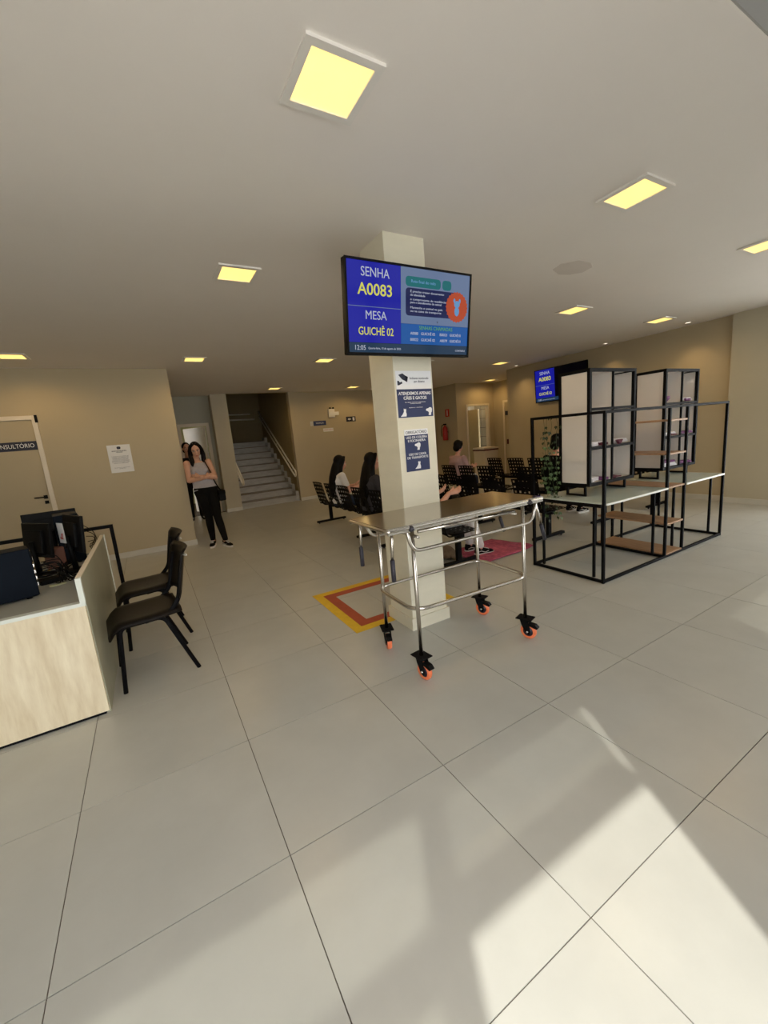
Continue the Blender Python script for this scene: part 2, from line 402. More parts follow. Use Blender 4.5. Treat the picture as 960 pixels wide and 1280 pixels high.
# column
col = MB().box(2.078, 2.41, 1.17, 1.50, 0, H).build('column', M['column'], bevel=0.004)
tag(col, 'square cream column in the middle of the hall, screen and notices on its front', 'column')
bbm = MB(); bbm.box(2.062, 2.426, 1.154, 1.17, 0, 0.095); bbm.box(2.062, 2.426, 1.50, 1.516, 0, 0.095)
bbm.box(2.062, 2.078, 1.17, 1.50, 0, 0.095); bbm.box(2.41, 2.426, 1.17, 1.50, 0, 0.095)
bbm.build('baseboard', M['column'], col)

# doors
def framed_door(name, x0, x1, y, z1, facing=-1, fw=0.055, leafopen=False, m=None):
    f = MB(); d0, d1 = (y-0.02, y+0.10)
    f.box(x0-fw, x0, d0, d1, 0, z1+fw); f.box(x1, x1+fw, d0, d1, 0, z1+fw); f.box(x0, x1, d0, d1, z1, z1+fw)
    return struct(f.build(name, M['doorframe'], bevel=0.003))
d1 = framed_door('door_1', -1.62, -0.755, 6.03, 2.14)
lf = MB().box(-1.618, -0.757, 6.035, 6.07, 0.005, 2.138).build('door_leaf', M['door'], d1)
h_ = MB(); h_.cbox((-0.80, 6.028, 1.075), (0.045, 0.012, 0.05)); h_.cbox((-0.80, 6.028, 1.0), (0.045, 0.012, 0.045))
h_.cyl((-0.80, 6.03, 1.075), (-0.80, 5.985, 1.075), 0.009); h_.cyl((-0.80, 5.985, 1.075), (-0.92, 5.985, 1.078), 0.009)
h_.build('door_handle', M['blkplastic'], d1)
MB().cbox((-0.705, 6.018, 2.15), (0.03, 0.03, 0.10)).build('door_contact', M['blkplastic'], d1)
sg = thing('door_sign', 'dark blue consulting room sign on the beige door at left', 'sign', (-1.03, 6.033, 1.795))
MB().box(-0.27, 0.27, -0.006, 0, -0.06, 0.06).build('plate', M['ink'], sg)
text('CONSULTÓRIO', 0.078, M['signwhite'], sg, (0.01, -0.0065, 0), (PI/2, 0, 0), wide=0.46)
d2 = framed_door('door_2', 1.32, 1.88, 9.5, 2.12, fw=0.07)
MB().box(0, 0.035, 0, 0.72, 0.01, 2.11).build('door_leaf', M['white'], d2, loc=(1.84, 9.6, 0), rot=(0, 0, 0.62))
d3 = framed_door('door_3', 8.94, 9.75, 8.12, 2.15, fw=0.055)
fr = MB()
for a, b in ((7.66, 7.72), (6.86, 6.92)): fr.box(9.98, 10.08, a, b, 0, 2.24)
fr.box(9.98, 10.08, 6.92, 7.66, 2.18, 2.24)
d4 = struct(fr.build('door_4', M['doorframe'])); MB().box(9.995, 10.03, 6.92, 7.66, 0, 2.18).build('door_leaf', M['wall'], d4)
MB().box(9.965, 9.998, 7.30, 7.62, 1.80, 1.92).build('door_plate', M['ink'], d4)
MB().cbox((9.97, 7.55, 1.02), (0.03, 0.05, 0.14)).build('door_handle', M['maroon'], d4)
# washroom beyond doorway: tiled walls
wt = sbox('wall_washroom_back', 8.6, 10.6, 9.5, 9.6, 0, H, M['grout'])
ws = sbox('wall_washroom_right', 10.5, 10.6, 8.24, 9.6, 0, H, M['grout'])
sbox('floor_washroom', 8.6, 10.6, 8.24, 10.7, -0.02, 0.001, M['tile'])
sbox('ceiling_washroom', 8.6, 10.6, 9.2, 9.7, H, H+0.1, M['ceiling']); sbox('ceiling_washroom_side', 10.4, 10.6, 8.1, 9.2, H, H+0.1, M['ceiling'])
sbox('wall_washroom_left', 8.65, 8.75, 8.24, 9.5, 0, H, M['walltile'])
tm = MB().box(0.008, 0.292, -0.012, 0, 0.008, 0.292).mesh('wall_tile', M['walltile'])
for i in range(6):
    for k in range(9):
        o = bpy.data.objects.new('wall_tile', tm); C.objects.link(o); o.parent = wt; o.location = (8.70+i*0.3, 9.5, k*0.3)
tm2 = MB().box(0, 0.012, 0.008, 0.292, 0.008, 0.292).mesh('wall_tile', M['walltile'])
for i in range(4):
    for k in range(9):
        o = bpy.data.objects.new('wall_tile', tm2); C.objects.link(o); o.parent = ws; o.location = (10.488, 8.3+i*0.3, k*0.3)

sbox('wall_washroom_partition', 10.08, 10.14, 8.9, 9.49, 0, 2.1, M['stairwall'])
# stairs
st = struct(MB().box(2.39, 3.91, 9.31, 12.9, -0.05, -0.01).build('stairs', M['stair']))
N_ST = 10
for i in range(N_ST):
    y0 = 9.3+0.28*i; z1 = 0.17*(i+1)
    y1 = 12.9 if i == N_ST-1 else y0+0.28
    MB().box(2.41, 3.82, y0, y0+0.02, 0.17*i, z1-0.02).build('riser', M['stair'], st)
    MB().box(2.41, 3.82, y0-0.015, y1+0.02, z1-0.02, z1).build('tread', M['tread'], st)
# side stringer steps along the right wall
sk = MB()
for i in range(N_ST):
    y0 = 9.3+0.28*i; sk.box(3.82, 3.90, y0-0.02, y0+0.28, 0.17*i-0.0, 0.17*(i+1)+0.09)
sk.build('stepped_skirting', M['stair'], st)
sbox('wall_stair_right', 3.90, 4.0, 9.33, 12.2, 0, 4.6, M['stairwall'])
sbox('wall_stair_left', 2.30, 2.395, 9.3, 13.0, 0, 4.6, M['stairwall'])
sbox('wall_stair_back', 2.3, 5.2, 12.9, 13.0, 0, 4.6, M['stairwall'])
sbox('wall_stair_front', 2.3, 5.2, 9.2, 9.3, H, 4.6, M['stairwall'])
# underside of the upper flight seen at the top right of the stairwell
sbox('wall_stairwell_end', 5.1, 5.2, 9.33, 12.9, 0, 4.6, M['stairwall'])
sbox('floor_landing', 3.82, 5.1, 12.1, 12.9, 1.5, 1.69, M['stair'])
uf = MB().add([(4.08, 12.6, 2.35), (4.55, 12.6, 2.55), (4.55, 12.6, 4.2), (4.08, 12.6, 4.2), (4.08, 12.75, 2.35), (4.55, 12.75, 2.55), (4.55, 12.75, 4.2), (4.08, 12.75, 4.2)],
    [(0, 1, 2, 3), (4, 7, 6, 5), (0, 4, 5, 1), (3, 2, 6, 7), (0, 3, 7, 4), (1, 5, 6, 2)])
struct(uf.build('trim_61', M['stair']))
def handrail(name, label, x, ys, ye, inner):
    t = thing(name, label, 'handrail', (x, ys, 0))
    def zz(y): return 0.90+0.60*(y-9.3)
    L_ = ye-ys
    m = MB()
    pts = rounded([(0, 0, zz(ys)), (0, L_, zz(ye))]+([(-1.45, L_+0.5, zz(ye)+0.02)] if inner else []), 0.06) if inner else [(0, 0, zz(ys)), (0, L_, zz(ye))]
    m.tube(pts, 0.023); m.build('upper_rail', M['railpaint'], t)
    m = MB()
    pts = [(0, 0, zz(ys)-0.17), (0, L_, zz(ye)-0.17)]
    m.tube(pts, 0.023); m.build('lower_rail', M['railpaint'], t)
    m = MB(); m.tube([(0, 0.0, zz(ys))]+[(0, -0.085*math.sin(a), zz(ys)-0.085+0.085*math.cos(a)) for a in (0.5, 1.0, 1.57, 2.1, 2.6)]+[(0, 0, zz(ys)-0.17)], 0.023)
    m.build('end_loop', M['railpaint'], t)
    for q in (0.3, L_*0.5, L_-0.2):
        s = -1 if x < 3 else 1
        MB().tube([(0, q, zz(ys+q)-0.17), (s*0.06, q, zz(ys+q)-0.17)], 0.008).build('bracket', M['railpaint'], t)
    return t
handrail('handrail', 'double white handrail climbing the right wall of the staircase', 3.83, 9.2, 12.15, False)
handrail('handrail', 'short double white handrail end at the left side of the staircase', 2.47, 9.12, 11.6, False)
lr = thing('handrail', 'level double handrail across the back wall of the stair landing', 'handrail', (2.42, 12.82, 2.62))
MB().tube([(0, 0, 0), (1.30, 0, -0.02)], 0.023).build('upper_rail', M['railpaint'], lr)
MB().tube([(0, 0, -0.17), (1.42, 0, -0.19)], 0.023).build('lower_rail', M['railpaint'], lr)

# ============================================================ CEILING LIGHTS
def panel_proto():
    t = thing('ceiling_light', '', 'ceiling light', (0, 0, 0), 0, 'square ceiling light panels')
    f = MB(); o, i = 0.153, 0.122
    for a, b, c, d in ((-o, o, -o, -i), (-o, o, i, o), (-o, -i, -i, i), (i, o, -i, i)): f.box(a, b, c, d, -0.012, 0)
    f.build('frame', M['white'], t)
    MB().box(-i, i, -i, i, -0.006, 0).build('diffuser', M['lamp'], t)
    return t
LP = [(1.335, 0.27, 'large square warm ceiling light nearest the camera, at top centre'),
      (3.335, 0.255, 'square warm ceiling light at upper right, second nearest'),
      (5.36, 0.27, 'square warm ceiling light cut by the right edge of the photo'),
      (1.335, 2.12, 'square warm ceiling light left of the column screen'),
      (3.33, 2.10, 'square ceiling light hidden just behind the column screen'),
      (5.33, 2.08, 'square ceiling light right of the column above the left display cabinet'),
      (7.32, 2.08, 'square ceiling light above the right display cabinet'),
      (-0.67, 5.25, 'square ceiling light at the left edge above the consulting room door'),
      (1.335, 5.28, 'square ceiling light before the corner where the woman stands'),
      (3.31, 5.22, 'square ceiling light left of the lower edge of the column screen'),
      (5.33, 5.25, 'square ceiling light peeping out just right of the column'),
      (7.36, 5.25, 'square ceiling light in front of the wall screen'),
      (3.35, 8.42, 'square ceiling light in front of the staircase'),
      (5.40, 8.44, 'square ceiling light above the wall signs at the back'),
      (9.5, 8.85, 'added unseen ceiling light brightening the washroom beyond its doorway'),  # no fixture in view; added to lift the dark washroom interior
      (9.38, 7.60, 'square ceiling light at the washroom door')]
pr = panel_proto()
ld = bpy.data.lights.new('panel_light', 'SPOT'); ld.energy = LAMP_W; ld.color = (1.0, 0.66, 0.27); ld.spot_size = math.radians(168); ld.spot_blend = 0.6; ld.shadow_soft_size = 0.0
for k, (x, y, lb) in enumerate(LP):
    o = pr if k == 0 else copy_thing(pr, lb)
    o['label'] = lb; o.location = (x, y, H)
    lo = bpy.data.objects.new('panel_light', ld); C.objects.link(lo); lo.location = (x, y, H-0.02)
SP = [(8.12, 5.50, 'small round spotlight by the corner left of the wall screen'), (8.12, 3.40, 'small round spotlight above the left display cabinet'),
      (8.08, 2.05, 'small round spotlight by the right pier'), (6.2, 8.88, 'small round spotlight over the back wall, left of the column')]
ss = bpy.data.lights.new('spot_light', 'SPOT'); ss.energy = 6; ss.color = (1.0, 0.66, 0.30); ss.spot_size = math.radians(95); ss.spot_blend = 0.8; ss.shadow_soft_size = 0.0
for x, y, lb in SP:
    t = thing('spotlight', lb, 'spotlight', (x, y, H), 0, 'small ceiling spotlights')
    MB().lathe([(0.038, 0), (0.052, 0), (0.052, -0.008), (0.038, -0.008), (0.038, 0)], 16).build('ring', M['white'], t)
    MB().cyl((0, 0, 0), (0, 0, -0.004), 0.037).build('lens', M['spot'], t)
    lo = bpy.data.objects.new('spot_light', ss); C.objects.link(lo); lo.location = (x, y, H-0.015)
pt = MB(); pp = [(0.0, 0.13), (0.12, 0.10), (0.2, 0.02), (0.17, -0.1), (0.05, -0.16), (-0.1, -0.15), (-0.2, -0.05), (-0.16, 0.07)]
n = len(pp); pt.add([(x, y, 0) for x, y in pp]+[(x*0.97, y*0.97, -0.003) for x, y in pp], [tuple(range(n, 2*n))]+[(i, (i+1) % n, (i+1) % n+n, i+n) for i in range(n)])
tag(pt.build('ceiling_patch', M['patch'], loc=(4.05, 1.2, H)), 'rough pinkish repair patch on the ceiling right of the column', 'patch')

# ============================================================ SCREENS
def screen_tv(name, label, W, Hh, full=True):
    t = thing(name, label, 'television'); hw, hh = W/2, Hh/2; bz = 0.012
    MB().box(-hw, hw, 0.0, 0.045, -hh, hh).build('housing', M['blkplastic'], t, bevel=0.006)
    b = MB(); b.box(-hw, hw, -0.008, 0, -hh, -hh+bz*1.4); b.box(-hw, hw, -0.008, 0, hh-bz, hh); b.box(-hw, -hw+bz, -0.008, 0, -hh+bz*1.4, hh-bz); b.box(hw-bz, hw, -0.008, 0, -hh+bz*1.4, hh-bz)
    b.build('bezel', M['blkplastic'], t)
    def R(nm, x0, x1, z0, z1, m, lift=0.0, par=t):   # fractions of the picture
        X = lambda a: -hw+bz+(W-2*bz)*a; Z = lambda a: -hh+bz*1.4+(Hh-2.4*bz)*a
        return MB().box(X(x0), X(x1), -0.0015-lift, 0.0-lift, Z(z0), Z(z1)).build(nm, m, par)
    X = lambda a: -hw+bz+(W-2*bz)*a; Z = lambda a: -hh+bz*1.4+(Hh-2.4*bz)*a
    def TX(s, size, m, x, z, wide=None, al='CENTER', bold=0.0): return text(s, size*Hh, m, t, (X(x), -0.0042, Z(z)), (PI/2, 0, 0), align=al, wide=wide*W if wide else None, bold=bold*Hh)
    R('ticket_panel', 0, 0.40, 0.52, 1, M['s_blue']); R('desk_panel', 0, 0.40, 0.115, 0.515, M['s_blue'])
    MB().box(X(0), X(0.40), -0.002, -0.0005, Z(0.514), Z(0.521)).build('divider', M['s_pale'], t)
    R('status_bar', 0, 1, 0, 0.112, M['s_bar'])
    R('notice_panel', 0.402, 1, 0.36, 1, M['s_pale']); R('called_panel', 0.402, 1, 0.115, 0.358, M['s_mid'])
    TX('SENHA', 0.135, M['s_white'], 0.205, 0.885, 0.205); TX('A0083', 0.17, M['s_yellow'], 0.205, 0.70, 0.25, bold=0.002)
    TX('MESA', 0.13, M['s_white'], 0.205, 0.42, 0.155); TX('GUICHÊ 02', 0.12, M['s_yellow'], 0.205, 0.24, 0.26, bold=0.0006)
    TX('12:05', 0.075, M['s_white'], 0.08, 0.052, 0.075); TX('Quarta-feira, 13 de agosto de 2025', 0.032, M['s_white'], 0.27, 0.05, 0.25)
    if full:
        def pill(nm, x0, x1, z0, z1, m, lift):
            p = rounded([(X(x0), -lift, Z(z0)), (X(x1), -lift, Z(z0)), (X(x1), -lift, Z(z1)), (X(x0), -lift, Z(z1))], min(Z(z1)-Z(z0), 0.05)*0.48, 5, True)
            mb = MB(); mb.prism([(q.x, q.z) for q in p], 0.001, Matrix.Translation((0, -lift, 0))); return mb.build(nm, m, t)
        pill('title_pill', 0.44, 0.735, 0.79, 0.905, M['s_teal'], 0.0022); pill('icon_pill', 0.75, 0.83, 0.79, 0.905, M['s_teal'], 0.0022)
        pill('notice_box', 0.44, 0.885, 0.455, 0.775, M['s_navy'], 0.0022)
        TX('Reta final do mês', 0.045, M['s_light'], 0.585, 0.85, 0.20)
        for k, (s_, wd) in enumerate((('É preciso trazer documento', 0.28), ('de identidade', 0.12), ('e comprovante de residência', 0.30), ('para o atendimento do animal', 0.26), ('Mantenha o animal na guia', 0.27), ('ou na caixa de transporte', 0.26))):
            TX(s_, 0.034, M['s_white'], 0.475, (0.735, 0.695, 0.645, 0.61, 0.55, 0.51)[k], wd, 'LEFT')
        for v in t.children[-6:]:
            pass
        n = 48; star = []
        for k in range(n):
            rr = 0.088*Hh/0.53*0.53*(1.9 if k % 2 else 2.06); a = 2*PI*k/n; star.append((X(0.885)+rr*math.cos(a), Z(0.60)+rr*math.sin(a)))
        mb = MB(); mb.prism(star, 0.001, Matrix.Translation((0, -0.0034, 0))); mb.build('badge', M['s_orange'], t)
        mb = MB(); cx, cz = X(0.885), Z(0.60)
        def disc(x, z, a, b, n=14): mb.prism([(cx+x+a*math.cos(2*PI*i/n), cz+z+b*math.sin(2*PI*i/n)) for i in range(n)], 0.001, Matrix.Translation((0, -0.0046, 0)))
        disc(0, 0.018, 0.024, 0.022); disc(0, -0.025, 0.020, 0.03); disc(-0.023, 0.04, 0.008, 0.014); disc(0.023, 0.04, 0.008, 0.014)
        mb.build('badge_figure', M['s_light'], t)
        TX('SENHAS CHAMADAS', 0.06, M['s_green'], 0.70, 0.315, 0.29)
        for a, z_ in ((0, 0.245), (1, 0.17)):
            TX(('A0080', 'B0022')[a], 0.045, M['s_white'], 0.51, z_, 0.065); TX('GUICHÊ 02', 0.045, M['s_white'], 0.63, z_, 0.12)
            TX(('B0021', 'A0079')[a], 0.045, M['s_white'], 0.77, z_, 0.065); TX('GUICHÊ 01', 0.045, M['s_white'], 0.88, z_, 0.10)
        TX('v', 0.05, M['ink'], 0.71, 0.40)
        TX('CONTROLE', 0.03, M['s_white'], 0.93, 0.05, 0.09)
    mt = MB(); mt.box(-0.15, 0.15, 0.045, 0.075, -0.12, 0.12); mt.build('wall_mount', M['blk'], t)
    return t
tv = screen_tv('television', 'large queue screen hung on the front of the cream column', 0.962, 0.532)
tv.location = (2.146, 0.985, 2.266); tv.rotation_euler = (math.radians(8), 0, 0)
arm = MB(); arm.tube([(0, 0.075, 0.0), (0, 0.19, -0.026)], 0.02); arm.build('mount_arm', M['blk'], tv)
tv2 = screen_tv('television', 'second queue screen on the beige right wall behind the display cabinets', 1.26, 0.70, full=False)
tv2.location = (8.31, 4.51, 2.28); tv2.rotation_euler = (math.radians(3), 0, -PI/2)
for ch in tv2.children:
    if ch.name.startswith('notice_panel') or ch.name.startswith('called_panel'): ch.data.materials.clear(); ch.data.materials.append(M['s_off'])

# ============================================================ NOTICES ON THE COLUMN
def cat(mb, x, z, s, M4):
    mb.prism([(x+a*s, z+b*s) for a, b in ((-.5, 0), (.35, 0), (.38, .3), (.3, .6), (.36, .8), (.3, 1.0), (.2, .9), (.1, .93), (.02, 1.02), (-.02, .8), (0, .65), (-.12, .42), (-.3, .2), (-.5, .06))], 0.001, M4)
def dog(mb, x, z, s, M4):
    mb.prism([(x+a*s, z+b*s) for a, b in ((-.1, 0), (.3, 0), (.33, .3), (.45, .45), (.5, .8), (.38, 1.0), (.1, 1.02), (-.1, .9), (-.4, .85), (-.5, .7), (-.42, .58), (-.15, .5), (-.02, .35))], 0.001, M4)
YP = 1.17
p1 = thing('notice', 'white camera notice at the top of the column under the screen', 'notice', (2.244, YP, 1.873))
MB().box(-0.152, 0.152, -0.003, 0, -0.062, 0.062).build('sheet', M['signwhite'], p1)
text('Ambiente monitorado\npor câmeras', 0.022, M['ink'], p1, (0.045, -0.0035, 0), (PI/2, 0, 0), wide=0.165)
cm = MB(); TM = Matrix.Translation((0, -0.0035, 0))
cm.prism([(-0.13, 0.035), (-0.095, 0.045), (-0.055, 0.018), (-0.07, -0.008), (-0.10, 0.004)], 0.001, TM); cm.prism([(-0.07, 0.03), (-0.05, 0.02), (-0.06, -0.015), (-0.078, -0.005)], 0.001, TM)
cm.prism([(-0.142, -0.005), (-0.13, -0.005), (-0.122, -0.016), (-0.105, -0.01), (-0.1, -0.022), (-0.13, -0.035), (-0.142, -0.035)], 0.001, TM)
cm.build('camera_symbol', M['ink'], p1)
p2 = thing('notice', 'blue notice about dogs and cats, upper of two on the column', 'notice', (2.244, YP, 1.712))
MB().box(-0.152, 0.152, -0.003, 0, -0.098, 0.098).build('sheet', M['navy'], p2)
text('ATENDEMOS APENAS', 0.03, M['signwhite'], p2, (0, -0.0035, 0.068), (PI/2, 0, 0), wide=0.28, bold=0.0006)
text('CÃES E GATOS', 0.03, M['signwhite'], p2, (0, -0.0035, 0.036), (PI/2, 0, 0), wide=0.20, bold=0.0006)
text('Não realizamos atendimento de animais silvestres\nou exóticos nesta unidade', 0.0085, M['signwhite'], p2, (0.0, -0.0035, 0.003), (PI/2, 0, 0), wide=0.18)
text('Agradecemos a compreensão', 0.0085, M['signwhite'], p2, (0.0, -0.0035, -0.03), (PI/2, 0, 0), wide=0.12)
a_ = MB(); cat(a_, -0.105, -0.09, 0.055, TM); a_.build('cat_symbol', M['signwhite'], p2)
a_ = MB(); dog(a_, 0.115, -0.09, 0.055, TM); a_.build('dog_symbol', M['signwhite'], p2)
p3 = thing('notice', 'blue and white leash and carrier notice, lower one on the column', 'notice', (2.231, YP, 1.376))
MB().box(-0.104, 0.104, -0.003, 0, -0.15, 0.112).build('sheet', M['navy'], p3)
MB().box(-0.104, 0.104, -0.003, 0, 0.112, 0.152).build('heading', M['signwhite'], p3)
text('OBRIGATÓRIO', 0.03, M['ink'], p3, (0, -0.0035, 0.130), (PI/2, 0, 0), wide=0.185)
for s_, z_, wd in (('USO DE COLEIRA', 0.094, 0.185), ('E FOCINHEIRA', 0.070, 0.155), ('USO DE CAIXA', -0.028, 0.155), ('DE TRANSPORTE', -0.052, 0.185)):
    text(s_, 0.024, M['signwhite'], p3, (0, -0.0035, z_), (PI/2, 0, 0), wide=wd, bold=0.0002)
a_ = MB(); dog(a_, 0.005, 0.002, 0.052, TM); a_.build('dog_symbol', M['signwhite'], p3)
a_ = MB(); cat(a_, 0.0, -0.135, 0.055, TM); a_.build('cat_symbol', M['signwhite'], p3)

# ============================================================ FLOOR MARKING
fm = thing('floor_marking', 'yellow and red taped square on the floor around the column', 'marking', (1.70, 1.41, 0))
def ring(nm, o, wd, m, h):
    b = MB(); W = 1.02; D = 1.0
    b.box(o, W-o, o, o+wd, 0, h); b.box(o, W-o, D-o-wd, D-o, 0, h); b.box(o, o+wd, o+wd, D-o-wd, 0, h); b.box(W-o-wd, W-o, o+wd, D-o-wd, 0, h)
    b.build(nm, m, fm)
ring('yellow_tape', 0, 0.085, M['yellowtape'], 0.0012); ring('red_tape', 0.085, 0.095, M['redtape'], 0.0012)

# ============================================================ STEEL CART
def caster(rz, par, x, y):
    t = bpy.data.objects.new('caster', None); C.objects.link(t); t.parent = par; t.location = (x, y, 0); t.rotation_euler = (0, 0, rz); t.empty_display_size = 0.05
    p = MB(); p.cbox((0, 0, 0.150), (0.11, 0.085, 0.006)); p.cyl((0, 0, 0.138), (0, 0, 0.148), 0.03)
    for s in (-1, 1):
        p.prism([(-0.03, 0.135), (0.03, 0.135), (0.045, 0.06), (0.035, 0.035), (0.012, 0.045), (-0.02, 0.10)], 0.004, Matrix.Translation((0.0, s*0.022, 0)))
        for q in (-1, 1): p.cyl((q*0.042, s*0.03, 0.152), (q*0.042, s*0.03, 0.158), 0.006, 8)
    p.box(-0.03, 0.03, -0.024, 0.024, 0.128, 0.140)
    p.build('bracket', M['blk'], t)
    p = MB(); p.prism([(0.03, 0.12), (0.075, 0.115), (0.095, 0.095), (0.085, 0.085), (0.03, 0.10)], 0.035); p.build('brake_pedal', M['blkplastic'], t)
    p = MB(); R = Matrix.Translation((0.022, 0, 0.056)) @ Matrix.Rotation(PI/2, 4, 'X')
    p.lathe([(0.036, -0.014), (0.05, -0.016), (0.056, -0.008), (0.056, 0.008), (0.05, 0.016), (0.036, 0.014)], 28, R); p.build('wheel', M['orange'], t)
    p = MB(); p.lathe([(0.0, -0.012), (0.012, -0.016), (0.014, -0.009), (0.036, -0.011), (0.036, 0.011), (0.014, 0.009), (0.012, 0.016), (0.0, 0.012)], 20, R); p.build('hub', M['hubm'], t)
    p = MB(); p.cyl((0.022, -0.03, 0.056), (0.022, 0.03, 0.056), 0.007, 10); p.build('axle', M['chrome'], t)
    return t
ct = thing('steel_cart', 'stainless steel examination cart on orange casters before the column', 'cart', (2.17, 0.78, 0))
def W2(x, y, z=0): return (x-2.17, y-0.78, z)
PZ = 0.965
legs = [(1.768, 0.615), (1.79, 1.075), (2.655, 1.045), (2.632, 0.56)]
for x, y in legs:
    MB().tube([W2(x, y, 0.15), W2(x, y, PZ)], 0.0125, 12).build('leg', M['steel'], ct)
for (x, y), a in zip(legs, (-1.45, -1.9, -1.2, -1.25)): caster(a, ct, x-2.17, y-0.78)
# lower rail loop
lp = rounded([W2(x, y, 0.455) for x, y in ((1.735, 0.60), (1.755, 1.10), (2.685, 1.065), (2.665, 0.545))], 0.12, 8, True)
MB().tube(lp, 0.0125, 10, closed=True).build('lower_rail', M['steel'], ct)
# side U rails hanging under the top
for y, dx, nm in ((0.575, 0, 'front'), (1.09, 0.0, 'rear')):
    MB().tube(rounded([W2(1.70, y, 0.985), W2(1.735, y, 0.83), W2(2.72, y-0.02, 0.83), W2(2.76, y-0.02, 0.985)], 0.07, 8), 0.0115, 10).build('side_rail', M['steel'], ct)
MB().tube([W2(1.80, 0.60, 0.935), W2(2.58, 0.585, 0.925)], 0.011, 10).build('cross_rail', M['steel'], ct)
MB().tube([W2(1.80, 1.06, 0.93), W2(2.62, 1.04, 0.93)], 0.011, 10).build('cross_rail', M['steel'], ct)
for x in (1.80, 2.61):
    MB().tube([W2(x, 0.60, 0.90), W2(x, 1.06, 0.90)], 0.010, 10).build('cross_rail', M['steel'], ct)
# tray top with rolled edge
MB().box(-0.61, 0.632, -0.24, 0.228, 0.992, 1.0).build('table_top', M['steeltop'], ct, bevel=0.002)
rim = MB()
rim.tube(rounded([(-0.612, -0.242, 0.985), (-0.612, 0.23, 0.985), (0.634, 0.23, 0.985), (0.634, -0.242, 0.985)], 0.018, 3, True), (0.012), 8, closed=True)
rim.box(-0.61, 0.63, -0.25, -0.238, 0.965, 0.998); rim.box(-0.61, 0.63, 0.226, 0.236, 0.965, 0.998)
rim.build('rim', M['steel'], ct)
for sx in (-1, 1):
    for sy, tw in ((-1, 1), (1, 1)):
        x0 = sx*0.57 if sx < 0 else 0.60; y0 = -0.20 if sy < 0 else 0.19
        e = Vector((x0+(0.0 if sx < 0 else 0.07), y0, 0.80 if sx < 0 else 0.78))
        MB().tube([(x0+(0.01 if sx < 0 else 0), y0, 0.985), e], 0.0095, 10).build('handle_tube', M['steel'], ct)
        d = (e-Vector((x0, y0, 0.985))).normalized()
        MB().tube([e-d*0.01, e+d*0.115], 0.0135, 10).build('grip', M['grip'], ct)
for x in (-0.46, 0.50):
    MB().cyl((x, -0.262, 0.97), (x, -0.245, 0.99), 0.013, 12).build('knob', M['grip'], ct)

# ============================================================ RECEPTION DESK
dk = thing('reception_desk', 'reception desk with stone-look front and grey side screen at left', 'desk', (-0.5, 2.2, 0))
def D(x0, x1, y0, y1, z0, z1, nm, m, bev=0.0): return MB().box(x0+0.5, x1+0.5, y0-2.2, y1-2.2, z0, z1).build(nm, m, dk, bevel=bev)
D(-2.4, 0.062, 1.478, 1.50, 0.02, 0.695, 'front_panel', M['deskwood']); D(-2.35, 0.045, 1.49, 1.50, 0, 0.02, 'plinth', M['blk'])
D(-2.4, 0.068, 1.468, 1.515, 0.695, 0.716, 'front_edging', M['deskedge'])
D(-2.4, 0.045, 1.515, 3.05, 0.685, 0.708, 'worktop', M['desktop'])
D(0.045, 0.068, 1.50, 2.97, 0.0, 0.855, 'side_panel', M['deskside']); D(0.043, 0.070, 1.468, 1.50, 0.716, 0.86, 'corner_edging', M['deskedge'])
D(0.043, 0.070, 1.50, 2.98, 0.855, 0.862, 'top_edging', M['doorframe']); D(0.045, 0.075, 2.97, 2.995, 0.0, 0.862, 'end_edging', M['deskedge'])
fr_ = thing('metal_stand', 'black square-tube frame standing behind the reception desk end', 'frame', (0.11, 3.3, 0))
for nm, a in (('post', (-0.015, 0.015, -0.015, 0.015, 0, 0.90)), ('top_bar', (-1.2, -0.015, -0.015, 0.015, 0.87, 0.90)), ('post', (-1.23, -1.20, -0.015, 0.015, 0, 0.90))):
    MB().box(*a).build(nm, M['blk'], fr_)

# ---- computers on the desk
ZD = 0.708
def tower(label, x, y, rz, L_=0.42, W=0.17, Hh=0.31):
    t = thing('computer_tower', label, 'computer', (x, y, ZD), rz)
    MB().box(-L_, 0, 0, W, 0.012, Hh).build('case', M['navycase'], t, bevel=0.006)
    f = MB()
    for a in (-L_+0.04, -0.05):
        for b in (0.03, W-0.03): f.cyl((a, b, 0), (a, b, 0.013), 0.014, 10)
    f.build('feet', M['blkplastic'], t)
    p = MB()
    for k in range(5): p.cbox((0.003, W*0.3+0.0*k, Hh*0.25+k*0.04), (0.008, 0.05, 0.018))
    for k in range(4): p.cyl((0, W*0.7, 0.06+0.035*k), (0.01, W*0.7, 0.06+0.035*k), 0.008, 8)
    p.build('ports', M['chrome'], t)
    MB().box(0, 0.006, 0.02, W-0.02, Hh-0.09, Hh-0.02).build('fan_grille', M['blkplastic'], t)
    return t
tower('dark blue computer tower nearest on the desk at the left edge', -0.20, 1.85, 0.28)
tower('dark blue computer tower at the far end of the desk beside the side screen', -0.045, 2.72, 0.18, 0.16, 0.24, 0.40)
